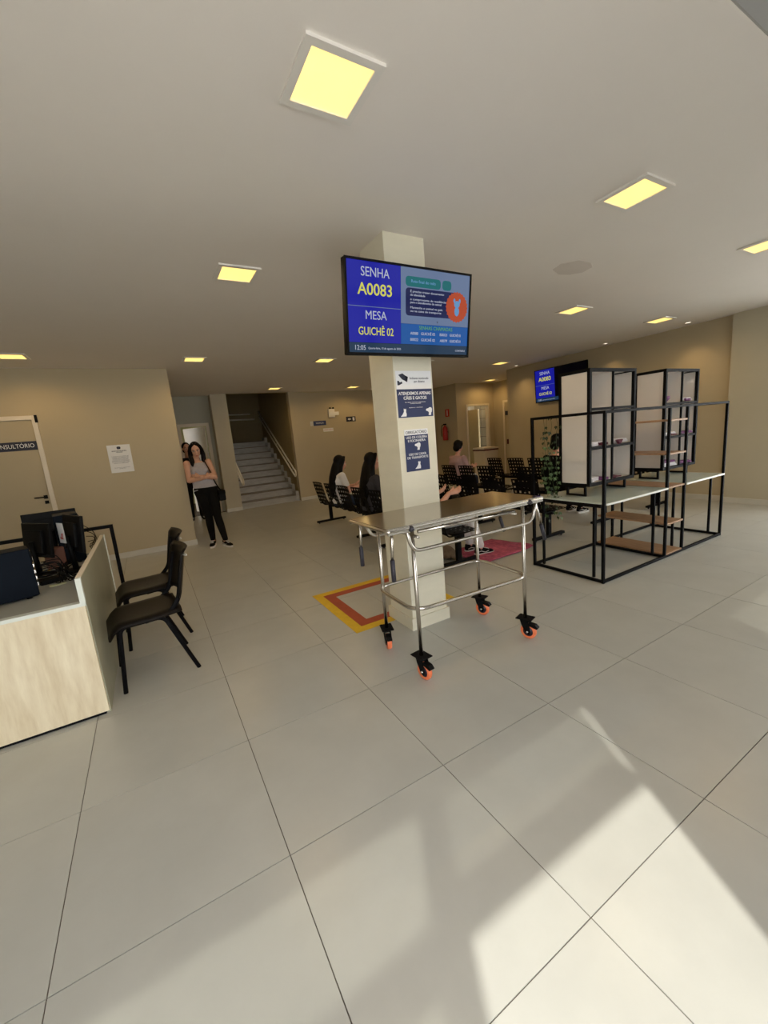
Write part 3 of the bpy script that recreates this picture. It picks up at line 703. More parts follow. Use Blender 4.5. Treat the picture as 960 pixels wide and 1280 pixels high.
def monitor(label, x, y, rz, W=0.42, Hh=0.27, z0=0.09, tilt=-0.1, back=True):
    t = thing('monitor', label, 'monitor', (x, y, ZD), rz)
    b = MB(); b.ell((0, 0, 0.006), (0.11, 0.085, 0.010), 20, 6); b.build('stand_base', M['blkplastic'], t)
    MB().tube([(0, -0.01, 0.008), (0, -0.02, z0+0.12)], [(0.018, 0.02), (0.014, 0.016)], 8).build('stand_neck', M['blkplastic'], t)
    R = Matrix.Translation((0, 0, z0)) @ Matrix.Rotation(tilt, 4, 'X')
    s = MB(); s.box(-W/2, W/2, 0.0, 0.022, 0, Hh, R); s.box(-W*0.3, W*0.3, -0.02, 0.0, Hh*0.15, Hh*0.8, R); s.build('housing', M['blkplastic'], t, bevel=0.004)
    MB().box(-W/2+0.012, W/2-0.012, 0.022, 0.024, 0.015, Hh-0.012, R).build('screen', M['s_off'], t)
    return t
m1 = monitor('black monitor with a white number label, seen from behind at the desk end', -0.075, 2.42, -1.15, 0.36, 0.27, 0.15)
lb = MB().box(-0.075, 0.075, -0.0005, 0.0, -0.05, 0.05); lbo = lb.build('paper_label', M['paper'], m1, loc=(0.0, -0.050, 0.30), rot=(-0.1, PI/2, 0))
text('02', 0.06, M['redprint'], m1, (0.0, -0.052, 0.275), (PI/2-0.1, 0, 0), bold=0.002)
monitor('black monitor turned away in the middle of the desk, pale sticker strip', -0.30, 2.48, -0.95, 0.36, 0.25, 0.14)
monitor('wide dark monitor at the back of the desk behind the others', -0.27, 2.97, 0.10, 0.36, 0.28, 0.14)
sc_ = MB().box(-0.1, 0.1, -0.002, 0.0, -0.03, 0.03); 
kb = thing('document_tray', 'flat black device lying among the cables on the desk', 'device', (-0.2, 2.2, ZD), 0.4)
MB().box(-0.07, 0.07, -0.05, 0.05, 0, 0.03).build('case', M['blkplastic'], kb, bevel=0.005)
pb = thing('paper_stack', 'stack of white paper at the left edge behind the near tower', 'paper', (-0.60, 2.60, ZD), 0.2)
for k in range(3): MB().box(-0.13, 0.13, -0.09, 0.09, 0.05*k, 0.05*k+0.048).build('ream', M['paper'], pb, bevel=0.002)
for (x, y, rz, sx, sy, mm, lb) in ((-0.13, 2.36, 0.5, 0.10, 0.02, 'paper', 'thin white strip of paper on the desk among cables'), (-0.15, 2.08, 0.3, 0.09, 0.05, 'greenwall', 'small yellow-green note lying on the desk under the cables'), (-0.30, 2.62, 0.4, 0.05, 0.03, 'yellowtape', 'small yellow note standing behind the middle monitor')):
    o = MB().box(-sx/2, sx/2, -sy/2, sy/2, 0, 0.003).build('paper_note', M[mm], loc=(x, y, ZD), rot=(0, 0, rz)); tag(o, lb, 'note')
bx = MB().box(-0.06, 0.06, -0.05, 0.05, 0, 0.16).build('cardboard_box', mat('brown leather', (0.16, 0.06, 0.035), 0.6, var=0.15), bevel=0.006, loc=(-0.24, 2.68, ZD), rot=(0, 0, 0.3)); tag(bx, 'reddish brown box between the two dark monitors', 'box')
bk = MB().box(-0.03, 0.03, -0.06, 0.06, 0, 0.25).build('blue_folder', mat('blue folder', (0.10, 0.17, 0.24), 0.6, var=0.1), bevel=0.004, loc=(-0.19, 2.88+0.12, ZD), rot=(0, 0, 0.1)); tag(bk, 'pale blue upright folder between the monitors', 'folder')
cb = MB(); rnd = random.Random(3)
for k in range(11):
    p0 = Vector((-0.195+0.01*rnd.random(), 1.93+0.06*rnd.random(), ZD+0.06+0.18*rnd.random()))
    pts = [p0, p0+Vector((0.05+0.05*rnd.random(), 0.02, -0.02*rnd.random()))]
    x, y = p0.x+0.08, p0.y
    tx, ty = -0.02-0.14*rnd.random(), 2.0+0.15*rnd.random()
    pts.append(Vector((tx*0.5+x*0.5, ty-0.03, ZD+0.03+0.05*rnd.random())))
    pts.append(Vector((tx, ty, ZD+0.006+0.004*k % 0.02)))
    pts.append(Vector((tx-0.05*rnd.random(), ty+0.1+0.08*rnd.random(), ZD+0.008)))
    pts.append(Vector((-0.12-0.1*rnd.random(), 2.35+0.2*rnd.random(), ZD+0.008)))
    pts.append(Vector((-0.06-0.12*rnd.random(), 2.6, ZD+0.02+0.05*rnd.random())))
    sm = []
    for i in range(len(pts)-1):
        a0 = pts[max(i-1, 0)]; a1 = pts[i]; a2 = pts[i+1]; a3 = pts[min(i+2, len(pts)-1)]
        for j in range(5):
            t_ = j/5
            sm.append(0.5*((2*a1)+(-a0+a2)*t_+(2*a0-5*a1+4*a2-a3)*t_*t_+(-a0+3*a1-3*a2+a3)*t_**3))
    for q in sm: q.z = max(q.z, ZD+0.004)
    cb.tube(sm, 0.0032, 5)
cbo = cb.build('cable_tangle', M['blkplastic']); tag(cbo, 'tangle of black cables between the computers on the reception desk', 'cables'); cbo['kind'] = 'stuff'
cb = MB()
for k in range(5):
    cb.tube(rounded([(-0.04, 2.83+0.02*k, ZD+0.28-0.05*k), (0.02, 2.85+0.03*k, ZD+0.22-0.03*k), (0.03-0.02*k, 2.9+0.02*k, ZD+0.1), (-0.02, 2.95, ZD+0.01), (-0.15, 2.98, ZD+0.01)], 0.04), 0.003, 5)
cbo = cb.build('cable_bundle', M['blkplastic']); tag(cbo, 'looped black cables behind the far computer tower', 'cables'); cbo['kind'] = 'stuff'

# ============================================================ PLASTIC CHAIRS
def curve_panel(mb, fn, nu, nv, th):
    """fn(u,v)->point ; thickened grid"""
    P = [[Vector(fn(u/nu, v/nv)) for v in range(nv+1)] for u in range(nu+1)]
    vs = []; Nn = []
    for u in range(nu+1):
        for v in range(nv+1):
            a = P[min(u+1, nu)][v]-P[max(u-1, 0)][v]; b = P[u][min(v+1, nv)]-P[u][max(v-1, 0)]
            Nn.append(a.cross(b).normalized()); vs.append(P[u][v])
    k = len(vs); allv = vs+[p-n*th for p, n in zip(vs, Nn)]
    idx = lambda u, v: u*(nv+1)+v
    fs = []
    for u in range(nu):
        for v in range(nv):
            q = (idx(u, v), idx(u+1, v), idx(u+1, v+1), idx(u, v+1)); fs.append(q); fs.append(tuple(i+k for i in reversed(q)))
    for u in range(nu):
        for v, r in ((0, 1), (nv, 0)):
            a, b = idx(u, v), idx(u+1, v); fs.append((a, a+k, b+k, b) if r else (a, b, b+k, a+k))
    for v in range(nv):
        for u, r in ((0, 0), (nu, 1)):
            a, b = idx(u, v), idx(u, v+1); fs.append((a, a+k, b+k, b) if r else (a, b, b+k, a+k))
    mb.add(allv, fs, True)
def make_chair(label):
    # local: chair faces -x, y is width
    t = thing('plastic_chair', label, 'chair', (0, 0, 0), 0, 'black stacking chairs beside the reception desk')
    s = MB()
    def seat(u, v):
        y = (v-0.5)*0.46*(1-0.12*abs(2*u-1)**3); x = -0.225+u*0.43
        edge = abs(2*v-1)
        z = 0.455-0.018*(1-edge**2)*math.sin(PI*min(1, u*1.1))+0.0
        if u < 0.2: z -= 0.075*((0.2-u)/0.2)**2
        if edge > 0.8: z -= 0.02*((edge-0.8)/0.2)**2
        return (x, y, z)
    curve_panel(s, seat, 14, 12, -0.012); s.build('seat', M['blkseat'], t)
    b = MB()
    def back(u, v):
        y = (v-0.5)*0.45*(1-0.10*abs(2*u-1)**4); z = 0.53+u*0.33
        x = 0.19+0.07*u+0.045*(1-(2*v-1)**2)
        if u > 0.9: x += 0.02*((u-0.9)/0.1)
        return (x, y, z)
    curve_panel(b, back, 10, 12, 0.012); b.build('backrest', M['blkseat'], t)
    ho = MB()
    for a in (-0.13, -0.085, 0.085, 0.13):
        for z in (0.80,): ho.cyl((0.266+0.03*(1-(a/0.225)**2), a, z), (0.300+0.012*(1-(a/0.225)**2), a, z), 0.006, 10)
    ho.build('slot', M['skirting'], t)
    for sy in (-1, 1):
        y = sy*0.205
        MB().tube(rounded([(-0.205, y*1.08, 0.0), (-0.165, y, 0.435), (0.09, y, 0.432), (0.245, y*1.12, 0.0)], 0.05, 6), [(0.0135, 0.009)]*16, 8).build('leg', M['blk'], t)
        MB().tube(rounded([(-0.02, y*0.9, 0.425), (0.13, y*0.95, 0.44), (0.20, y*0.9, 0.52), (0.262, y*0.8, 0.78)], 0.04, 5), [(0.016, 0.007)]*14, 8).build('back_support', M['blk'], t)
    x_ = MB()
    for x in (-0.13, 0.07): x_.tube([(x, -0.205, 0.428), (x, 0.205, 0.428)], 0.008, 6)
    x_.build('seat_frame', M['blk'], t)
    return t
ch1 = make_chair('black plastic stacking chair nearest, in front of the desk side screen'); ch1.location = (0.32, 1.90, 0); ch1.rotation_euler = (0, 0, 0.10)
ch2 = copy_thing(ch1, 'black plastic stacking chair behind the nearest one, beside the desk', (0.335, 2.57, 0), 0.08)

# ============================================================ DISPLAY FRAME WITH TWO DESKS AND LADDER SHELF
X0, X1, Y0, Y1 = 3.92, 6.215, 0.79, 1.55; S = 0.025; ZT = 1.55; ZS = 0.742
df = thing('display_rack', 'long black tube display frame with two pale desk tops and wooden shelves', 'shelving frame', (X0, Y0, 0))
def bar(nm, x0, x1, y0, y1, z0, z1, m='blk'): return MB().box(x0-X0, x1-X0, y0-Y0, y1-Y0, z0, z1).build(nm, M[m], df, bevel=0.0015, segs=1)
h = S/2
for x in (X0, X1):
    for y in (Y0, Y1): bar('post', x-h, x+h, y-h, y+h, 0, ZT)
    bar('top_bar', x-h, x+h, Y0+h, Y1-h, ZT-S, ZT); bar('base_bar', x-h, x+h, Y0+h, Y1-h, 0.004, 0.004+S)
bar('top_bar', X0+h, X1-h, Y0-h, Y0+h, ZT-S, ZT); bar('top_bar', X0+h, X1-h, Y1-h, Y1+h, ZT-S, ZT)
bar('base_bar', X0+h, X1-h, Y0-h, Y0+h, 0.004, 0.004+S); bar('base_bar', X0+h, X1-h, Y1-h, Y1+h, 0.004, 0.004+S)
LX0, LX1 = 4.98, 5.325
for x in (LX0, LX1):
    for y in (Y0, Y1): bar('ladder_post', x-h, x+h, y-h, y+h, 0.03, ZT-S)
    bar('ladder_base', x-h, x+h, Y0+h, Y1-h, 0.004, 0.004+S)
for z in (0.035, 0.355, 0.735, 1.075, 1.405): bar('wooden_shelf', LX0+0.013, LX1-0.013, Y0-0.010, Y1-0.02, z-0.009, z+0.009, 'wood')
for a, b in ((X0, LX0), (LX1, X1)):
    q0, q1 = a+h, b-h
    bar('desk_top', q0, q1, Y0-0.010, Y1-h, ZS-0.012, ZS, 'paleglass'); bar('desk_edge', q0, q1, Y0-0.022, Y0-0.010, ZS-0.018, ZS, 'glassedge')
    bar('apron', q0, q1, Y1-0.06, Y1-0.035, ZS-0.045, ZS-0.012); bar('apron', q0, q0+0.02, Y0+0.04, Y1-0.06, ZS-0.045, ZS-0.012); bar('apron', q1-0.02, q1, Y0+0.04, Y1-0.06, ZS-0.045, ZS-0.012)
    for x in (q0+0.012, q1-0.012):
        for y in (Y0+0.105, Y1-0.10): bar('desk_leg', x-0.011, x+0.011, y-0.011, y+0.011, 0.03, ZS-0.012)
# cabinets
def cabinet(label, x0, x1, y0=1.075, dep=0.335, z0=0.842, z1=1.948):
    t = thing('display_cabinet', label, 'cabinet', (x0, y0, ZS)); W = x1-x0; q = 0.030
    Z0, Z1 = z0-ZS, z1-ZS
    f = MB()
    for x in (0, W-q):
        for y in (0, dep-q): f.box(x, x+q, y, y+q, Z0, Z1)
    for z in (Z0, Z1-q):
        f.box(q, W-q, 0, q, z, z+q); f.box(q, W-q, dep-q, dep, z, z+q); f.box(0, q, q, dep-q, z, z+q); f.box(W-q, W, q, dep-q, z, z+q)
    f.build('frame', M['blk'], t)
    MB().box(0.006, 0.016, q, dep-q, Z0+q, Z1-q).build('side_panel', M['board'], t); MB().box(W-0.016, W-0.006, q, dep-q, Z0+q, Z1-q).build('side_panel', M['board'], t)
    MB().box(q, W-q, dep-0.016, dep-0.006, Z0+q, Z1-q).build('back_panel', M['board'], t)
    MB().box(q, W-q, q, dep-q, Z1-0.018, Z1-0.006).build('top_panel', M['board'], t); MB().box(q, W-q, q, dep-q, Z0+0.008, Z0+q).build('bottom_panel', M['board'], t)
    for zz in (1.575, 1.205):
        z = zz-ZS
        MB().box(q, W-q, 0.002, q, z-0.012, z+0.012).build('shelf_bar', M['blk'], t)
        MB().box(q, W-q, q, dep-0.018, z-0.009, z+0.010).build('shelf', M['board'], t)
    MB().box(W/2-0.008, W/2+0.008, 0.002, 0.02, Z0+q, Z1-q).build('divider_bar', M['blk'], t)
    MB().box(W/2-0.005, W/2+0.005, 0.02, dep-0.018, Z0+q, Z1-q).build('divider_panel', M['board'], t)
    for x in (0.03, W-0.06):
        b = MB()
        for y in (0.06, dep-0.08): b.box(x, x+0.02, y, y+0.02, 0, Z0)
        b.box(x, x+0.02, 0.08, dep-0.08, 0, 0.018); b.box(x, x+0.02, 0.08, dep-0.08, Z0-0.018, Z0)
        b.build('foot', M['blk'], t)
    return t
cabinet('left white display cabinet in black frame, standing on the left desk top', 4.145, 4.905)
cabinet('right white display cabinet in black frame, standing on the right desk top', 5.48, 6.215)
def folded(label, x, y, z, wd, m, rz=0.0, kind='folded_cloth', cat='cloth', n=3, d=0.16):
    t = thing(kind, label, cat, (x, y, z), rz)
    for k in range(n):
        s = MB(); kk = k*0.37+x
        def fn(u, v, k=k): return ((u-0.5)*wd*(1-0.06*k), (v-0.5)*d*(1-0.05*k)+0.01*math.sin(u*5+kk), 0.012*(k+1)+0.005*math.sin(u*7+kk*5)*math.sin(v*5))
        curve_panel(s, fn, 8, 5, -0.011); s.build('fold', M[m], t)
    return t
def bandana(label, x, y, z, m, s=0.07):
    t = MB(); t.prism([(-s, s*0.9), (s, s*0.9), (s*0.9, s*0.7), (s*0.25, 0.0), (-s*0.25, 0.0), (-s*0.9, s*0.7)], 0.03)
    o = t.build('bandana', M[m], bevel=0.006, loc=(x, y, z), rot=(0, 0, 0.0)); tag(o, label, 'bandana'); return o
SZ1, SZ2, SZ0 = 1.575+0.010, 1.205+0.010, 0.842+0.024
A = 4.145; B = 5.48
folded('white folded cloth on the middle shelf, left bay of the left cabinet', A+0.19, 1.19, SZ2, 0.28, 'cloth', 0.1)
folded('maroon strip of cloth on the middle shelf, left bay of the left cabinet', A+0.27, 1.12, SZ2+0.0, 0.13, 'maroon', 0.1, n=2, d=0.05) 
folded('white folded cloth spread on the middle shelf, right bay of the left cabinet', A+0.56, 1.21, SZ2, 0.31, 'cloth', -0.05)
bandana('maroon folded bandana standing on the middle shelf of the left cabinet', A+0.54, 1.11, SZ2, 'maroon', 0.05)
folded('white folded cloth on the bottom of the left cabinet', A+0.15, 1.20, SZ0, 0.20, 'cloth', 0.2)
folded('purple cloth on the bottom of the left cabinet beside the white one', A+0.30, 1.16, SZ0, 0.10, 'purple', 0.0, n=2, d=0.12)
folded('thin maroon cloth on the bottom right bay of the left cabinet', A+0.50, 1.15, SZ0, 0.16, 'maroon', 0.1, n=1, d=0.10)
b_ = MB(); b_.lathe([(0.0, 0.003), (0.05, 0.003), (0.085, 0.045), (0.09, 0.075), (0.082, 0.075), (0.05, 0.012), (0, 0.010)], 20)
tag(b_.build('purple_bowl', M['purple'], loc=(B+0.13, 1.19, SZ1)), 'purple bowl on the upper shelf, left bay of the right cabinet', 'bowl')
folded('white and purple cloth on the upper shelf, right bay of the right cabinet', B+0.55, 1.19, SZ1, 0.24, 'cloth', 0.1)
folded('small purple cloth on the upper shelf, right bay of the right cabinet', B+0.52, 1.11, SZ1, 0.09, 'purple', 0.1, n=2, d=0.05)
folded('white cloth on the middle shelf, left bay of the right cabinet', B+0.20, 1.19, SZ2, 0.24, 'cloth', 0.0)
folded('maroon cloth on the middle shelf, left bay of the right cabinet', B+0.22, 1.11, SZ2, 0.14, 'maroon', 0.0, n=1, d=0.05)
folded('purple cloth on the middle shelf, right bay of the right cabinet', B+0.52, 1.17, SZ2, 0.28, 'purple', 0.05, n=2)
folded('white cloth under a purple one on the bottom of the right cabinet', B+0.19, 1.18, SZ0, 0.28, 'cloth', 0.0)
folded('purple cloth on the bottom of the right cabinet, left bay', B+0.19, 1.18, SZ0+0.038, 0.27, 'purple', 0.0, n=2, d=0.14)
folded('purple cloth on the bottom of the right cabinet, right bay', B+0.53, 1.17, SZ0, 0.26, 'purple', 0.0, n=2)

# hanging ivy
def leaf_mesh(m):
    b = MB(); s = 1.0
    out = [(0, 0), (0.30, 0.12), (0.42, 0.42), (0.20, 0.55), (0.0, 1.0), (-0.20, 0.55), (-0.42, 0.42), (-0.30, 0.12)]
    vs = [(x, 0.06*abs(x)*2, -y) for x, y in out]+[(0, 0, -0.4)]
    fs = [(i, (i+1) % 8, 8) for i in range(8)]; b.add(vs, fs); return b.mesh('leaf', m)
LM = [leaf_mesh(M['leaf']), leaf_mesh(M['leafdark'])]
def ivy(label, x, y, ztop, zbot, n, spread, dens, seed, par=None):
    rr = random.Random(seed); t = thing('hanging_ivy', label, 'plant', (x, y, ztop))
    s = MB(); strands = []
    for k in range(4):
        zb = zbot+(0.0 if k == 0 else rr.random()*0.45*(ztop-zbot)); p = Vector(((rr.random()-.5)*spread*0.5, (rr.random()-.5)*spread, 0.0)); pts = [p.copy()]
        while p.z > zb-ztop:
            p = p+Vector(((rr.random()-.5)*0.02, (rr.random()-.5)*0.025, -0.05)); pts.append(p.copy())
        s.tube(pts, 0.002, 4); strands.append(pts)
    s.build('stem', M['stem'], t)
    for k in range(n):
        st_ = rr.choice(strands); u = rr.random()
        u = u**dens; p = st_[min(int(u*len(st_)), len(st_)-1)]
        o = bpy.data.objects.new('leaf', LM[0] if (p.z < -0.30 and rr.random() < 0.75) else LM[1]); C.objects.link(o); o.parent = t
        sz = 0.028+0.022*rr.random(); o.scale = (sz, sz, sz)
        o.location = p+Vector(((rr.random()-.5)*0.05, (rr.random()-.5)*0.06, 0)); o.rotation_euler = ((rr.random()-.5)*1.4, (rr.random()-.5)*1.6, rr.random()*6.28)
    return t
ivy('artificial ivy hanging from the left top bar of the display frame', X0+0.06, 1.39, 1.55, 0.50, 170, 0.15, 0.6, 5)
ivy('thin ivy strand hanging between the two display cabinets', 4.93, 1.47, 1.88, 0.80, 50, 0.05, 1.0, 8)

# ============================================================ WAITING BENCHES
def perforated(mb, W, Hh, nx, nz, M4, th=0.003, frac=0.42, curve=None):
    xs = []; zs = []
    def cuts(L_, n):
        p = L_/n; out = [-L_/2]
        for i in range(n): c = -L_/2+p*(i+0.5); out += [c-p*frac/2, c+p*frac/2]
        return out+[L_/2]
    xs = cuts(W, nx); zs = cuts(Hh, nz)
    def pt(x, z, y): 
        yy = y+(curve(x, z) if curve else 0); return (x, yy, z)
    V = {}; vs = []; fs = []
    def vid(i, k, s):
        if (i, k, s) not in V: V[(i, k, s)] = len(vs); vs.append(pt(xs[i], zs[k], s*th))
        return V[(i, k, s)]
    for i in range(len(xs)-1):
        for k in range(len(zs)-1):
            if i % 2 == 1 and k % 2 == 1: continue
            for s in (0, 1): fs.append((vid(i, k, s), vid(i+1, k, s), vid(i+1, k+1, s), vid(i, k+1, s)))
    mb.add(vs, fs, False, M4)
bk_me = MB(); perforated(bk_me, 0.42, 0.42, 6, 6, Matrix.Identity(4), curve=lambda x, z: 0.35*x*x); BACK = bk_me.mesh('backrest', M['blk'])
st_me = MB(); perforated(st_me, 0.44, 0.42, 6, 6, Matrix.Identity(4), curve=lambda x, z: -0.2*x*x+0.06*max(0, z-0.12)); SEAT = st_me.mesh('seat', M['blk'])
def bench(label, x, ys, legs=None, group='rows of black perforated waiting benches'):
    # bench runs along y, sitters face +x
    ya, yb = min(ys)-0.24, max(ys)+0.24; yc = (ya+yb)/2
    lg_ = [v-yc for v in legs] if legs else [ya+0.16-yc, yb-0.16-yc]
    t = thing('waiting_bench', label, 'bench', (x, yc, 0), 0, group)
    MB().box(-0.03, 0.03, min(ya-yc+0.08, min(lg_)-0.03), max(yb-yc-0.08, max(lg_)+0.03), 0.335, 0.385).build('beam', M['blk'], t)
    for y in lg_:
        MB().box(-0.028, 0.028, y-0.022, y+0.022, 0.05, 0.335).build('leg', M['blk'], t)
        MB().box(-0.29, 0.29, y-0.028, y+0.028, 0.022, 0.056).build('foot_bar', M['blk'], t, bevel=0.006)
        for xx in (-0.25, 0.25): MB().cyl((xx, y, 0), (xx, y, 0.022), 0.012, 8).build('foot_pad', M['grip'], t)
    for yv in ys:
        y = yv-yc
        o = bpy.data.objects.new('backrest', BACK); C.objects.link(o); o.parent = t; o.location = (-0.285, y, 0.615); o.rotation_euler = (math.radians(-14), 0, PI/2)
        o = bpy.data.objects.new('seat', SEAT); C.objects.link(o); o.parent = t; o.location = (-0.02, y, 0.415); o.rotation_euler = (math.radians(90+4), 0, PI/2)
        br = MB()
        for s in (-0.16, 0.16):
            br.tube(rounded([(0.12, y+s, 0.385), (-0.20, y+s, 0.372), (-0.27, y+s, 0.52)], 0.05, 4), 0.009, 6)
        br.build('seat_bracket', M['blk'], t)
    return t
bench('black bench at far left with two long-haired women, left of the column', 3.35, [5.40, 4.88, 4.36, 3.84], legs=(5.78, 4.12))
bench('black bench just behind the steel cart, over the pink blanket', 3.35, [2.20, 2.75, 3.30])
bench('empty black bench of the second row behind the cart', 4.87, [2.20, 2.75, 3.30])
bench('empty black bench of the second row farther from the camera', 4.87, [3.95, 4.5, 5.05])
bench('black bench in the third row behind the left cabinet', 6.08, [2.20, 2.72, 3.24])
bench('black bench in the third row with the person in dusty pink', 6.08, [4.14, 4.66, 5.18])
bench('black bench in the last row before the wall screen, near half', 7.5, [2.20, 2.75, 3.30])
bench('black bench in the last row before the wall screen, far half', 7.5, [4.2, 4.73, 5.33])

# ============================================================ PEOPLE
def remesh(mb, name, m, parent, vox=0.009, smooth=2, mats=None):
    me = mb.mesh(name, m); o = bpy.data.objects.new(name, me); C.objects.link(o)
    md = o.modifiers.new('r', 'REMESH'); md.mode = 'VOXEL'; md.voxel_size = vox; md.use_smooth_shade = True
    if smooth:
        s = o.modifiers.new('s', 'SMOOTH'); s.iterations = smooth; s.factor = 0.5
    bpy.context.view_layer.update()
    me2 = bpy.data.meshes.new_from_object(o.evaluated_get(bpy.context.evaluated_depsgraph_get()))
    me2.name = name
    bpy.data.objects.remove(o); bpy.data.meshes.remove(me)
    me2.materials.clear(); me2.materials.append(m)
    for p in me2.polygons: p.use_smooth = True; p.material_index = 0
    o2 = bpy.data.objects.new(name, me2); C.objects.link(o2); o2.parent = parent
    return o2
def lerp(a, b, t): return Vector(a)*(1-t)+Vector(b)*t
def limb(mb, a, b, r0, r1, r2=None, n=12):
    a, b = Vector(a), Vector(b)
    rm = r2 if r2 else (r0+r1)/2
    mb.tube([a, lerp(a, b, .33), lerp(a, b, .7), b], [r0, rm, (rm+r1)/2, r1], n)
    mb.ell(a, (r0,)*3, 12, 8); mb.ell(b, (r1,)*3, 12, 8)
def hand(mb, wrist, d, side, pal, curl=0.4, s=1.0):
    """wrist point, d finger direction, side = thumb direction, pal = palm normal (fingers curl towards it)"""
    d = Vector(d).normalized(); side = Vector(side); side = (side-d*side.dot(d)).normalized(); pal = Vector(pal); pal = (pal-d*pal.dot(d)-side*pal.dot(side)).normalized()
    w_ = Vector(wrist); k = w_+d*0.085*s
    mb.tube([w_-d*0.01, w_+d*0.03*s, k], [0.024*s, (0.015*s, 0.036*s) if False else 0.026*s, 0.022*s], 10)
    for j in (-1.5, -0.5, 0.5, 1.5): mb.tube([w_+d*0.015+side*j*0.010*s, k+side*j*0.023*s], [0.014*s, 0.0115*s], 8)
    L_ = (0.062, 0.075, 0.080, 0.070)
    for j, q in zip((-1.5, -0.5, 0.5, 1.5), (0.060, 0.074, 0.080, 0.070)):
        p = k+side*j*0.0235*s; a = curl; pts = [p]
        dd = d
        for seg in (0.45, 0.32, 0.23):
            dd = (dd*math.cos(a)+pal*math.sin(a)).normalized() if seg > .4 else (dd*math.cos(a*0.9)+pal*math.sin(a*0.9)).normalized()
            p = p+dd*q*seg*s; pts.append(p)
        mb.tube(pts, [0.0095*s, 0.009*s, 0.008*s, 0.0065*s], 8)
    b0 = w_+d*0.025*s+side*0.028*s; dd = (d*0.75+side*0.55+pal*0.25).normalized()
    mb.tube([b0, b0+dd*0.04*s, b0+dd*0.065*s+d*0.008], [0.013*s, 0.0105*s, 0.008*s], 8)
def head(mb, c, fwd, up=(0, 0, 1), s=1.0):
    """c = head centre; returns frame matrix; face along fwd"""
    f = Vector(fwd).normalized(); u = Vector(up).normalized(); u = (u-f*u.dot(f)).normalized(); r = f.cross(u)
    R = Matrix((r, f, u)).transposed().to_4x4(); R.translation = Vector(c); R = R @ Matrix.Scale(s, 4)
    mb.ell((0, -0.012, 0.025), (0.075, 0.093, 0.095), 20, 14, M4=R)          # skull
    mb.ell((0, 0.028, -0.035), (0.058, 0.062, 0.078), 18, 12, M4=R)           # face/jaw
    mb.ell((0, 0.060, -0.098), (0.024, 0.020, 0.018), 12, 8, M4=R)            # chin
    for s_ in (-1, 1):
        mb.ell((s_*0.036, 0.062, -0.030), (0.022, 0.020, 0.024), 10, 8, M4=R) # cheeks
        mb.ell((s_*0.077, -0.005, -0.012), (0.010, 0.018, 0.032), 10, 8, M4=R)# ears
        mb.ell((s_*0.028, 0.083, 0.022), (0.020, 0.010, 0.008), 10, 6, M4=R)  # brows
    mb.tube([(0, 0.084, 0.012), (0, 0.100, -0.012), (0, 0.108, -0.032), (0, 0.090, -0.042)], [0.008, 0.010, 0.014, 0.008], 8, M4=R)  # nose
    mb.ell((0, 0.090, -0.064), (0.022, 0.010, 0.006), 10, 6, M4=R); mb.ell((0, 0.087, -0.074), (0.023, 0.010, 0.007), 10, 6, M4=R)
    return R
def face_parts(R, body, par):
    e = MB()
    for s_ in (-1, 1): e.ell((s_*0.030, 0.078, 0.003), (0.014, 0.009, 0.0075), 12, 8, M4=R)
    e.build('eyes', M['eyewhite'], par)
    e = MB()
    for s_ in (-1, 1):
        e.ell((s_*0.030, 0.0855, 0.002), (0.0065, 0.004, 0.0065), 10, 6, M4=R); e.tube([(s_*0.014, 0.092, 0.024), (s_*0.032, 0.091, 0.029), (s_*0.048, 0.080, 0.022)], [0.003, 0.004, 0.002], 6, M4=R)
        e.tube([(s_*0.016, 0.086, 0.009), (s_*0.030, 0.0885, 0.012), (s_*0.045, 0.080, 0.008)], 0.0018, 5, M4=R)
    e.build('irises_and_brows', M['hair'], par)
    e = MB(); e.ell((0, 0.0965, -0.066), (0.021, 0.006, 0.0045), 12, 6, M4=R); e.ell((0, 0.094, -0.074), (0.018, 0.006, 0.005), 12, 6, M4=R); e.build('lips', M['lips'], par)
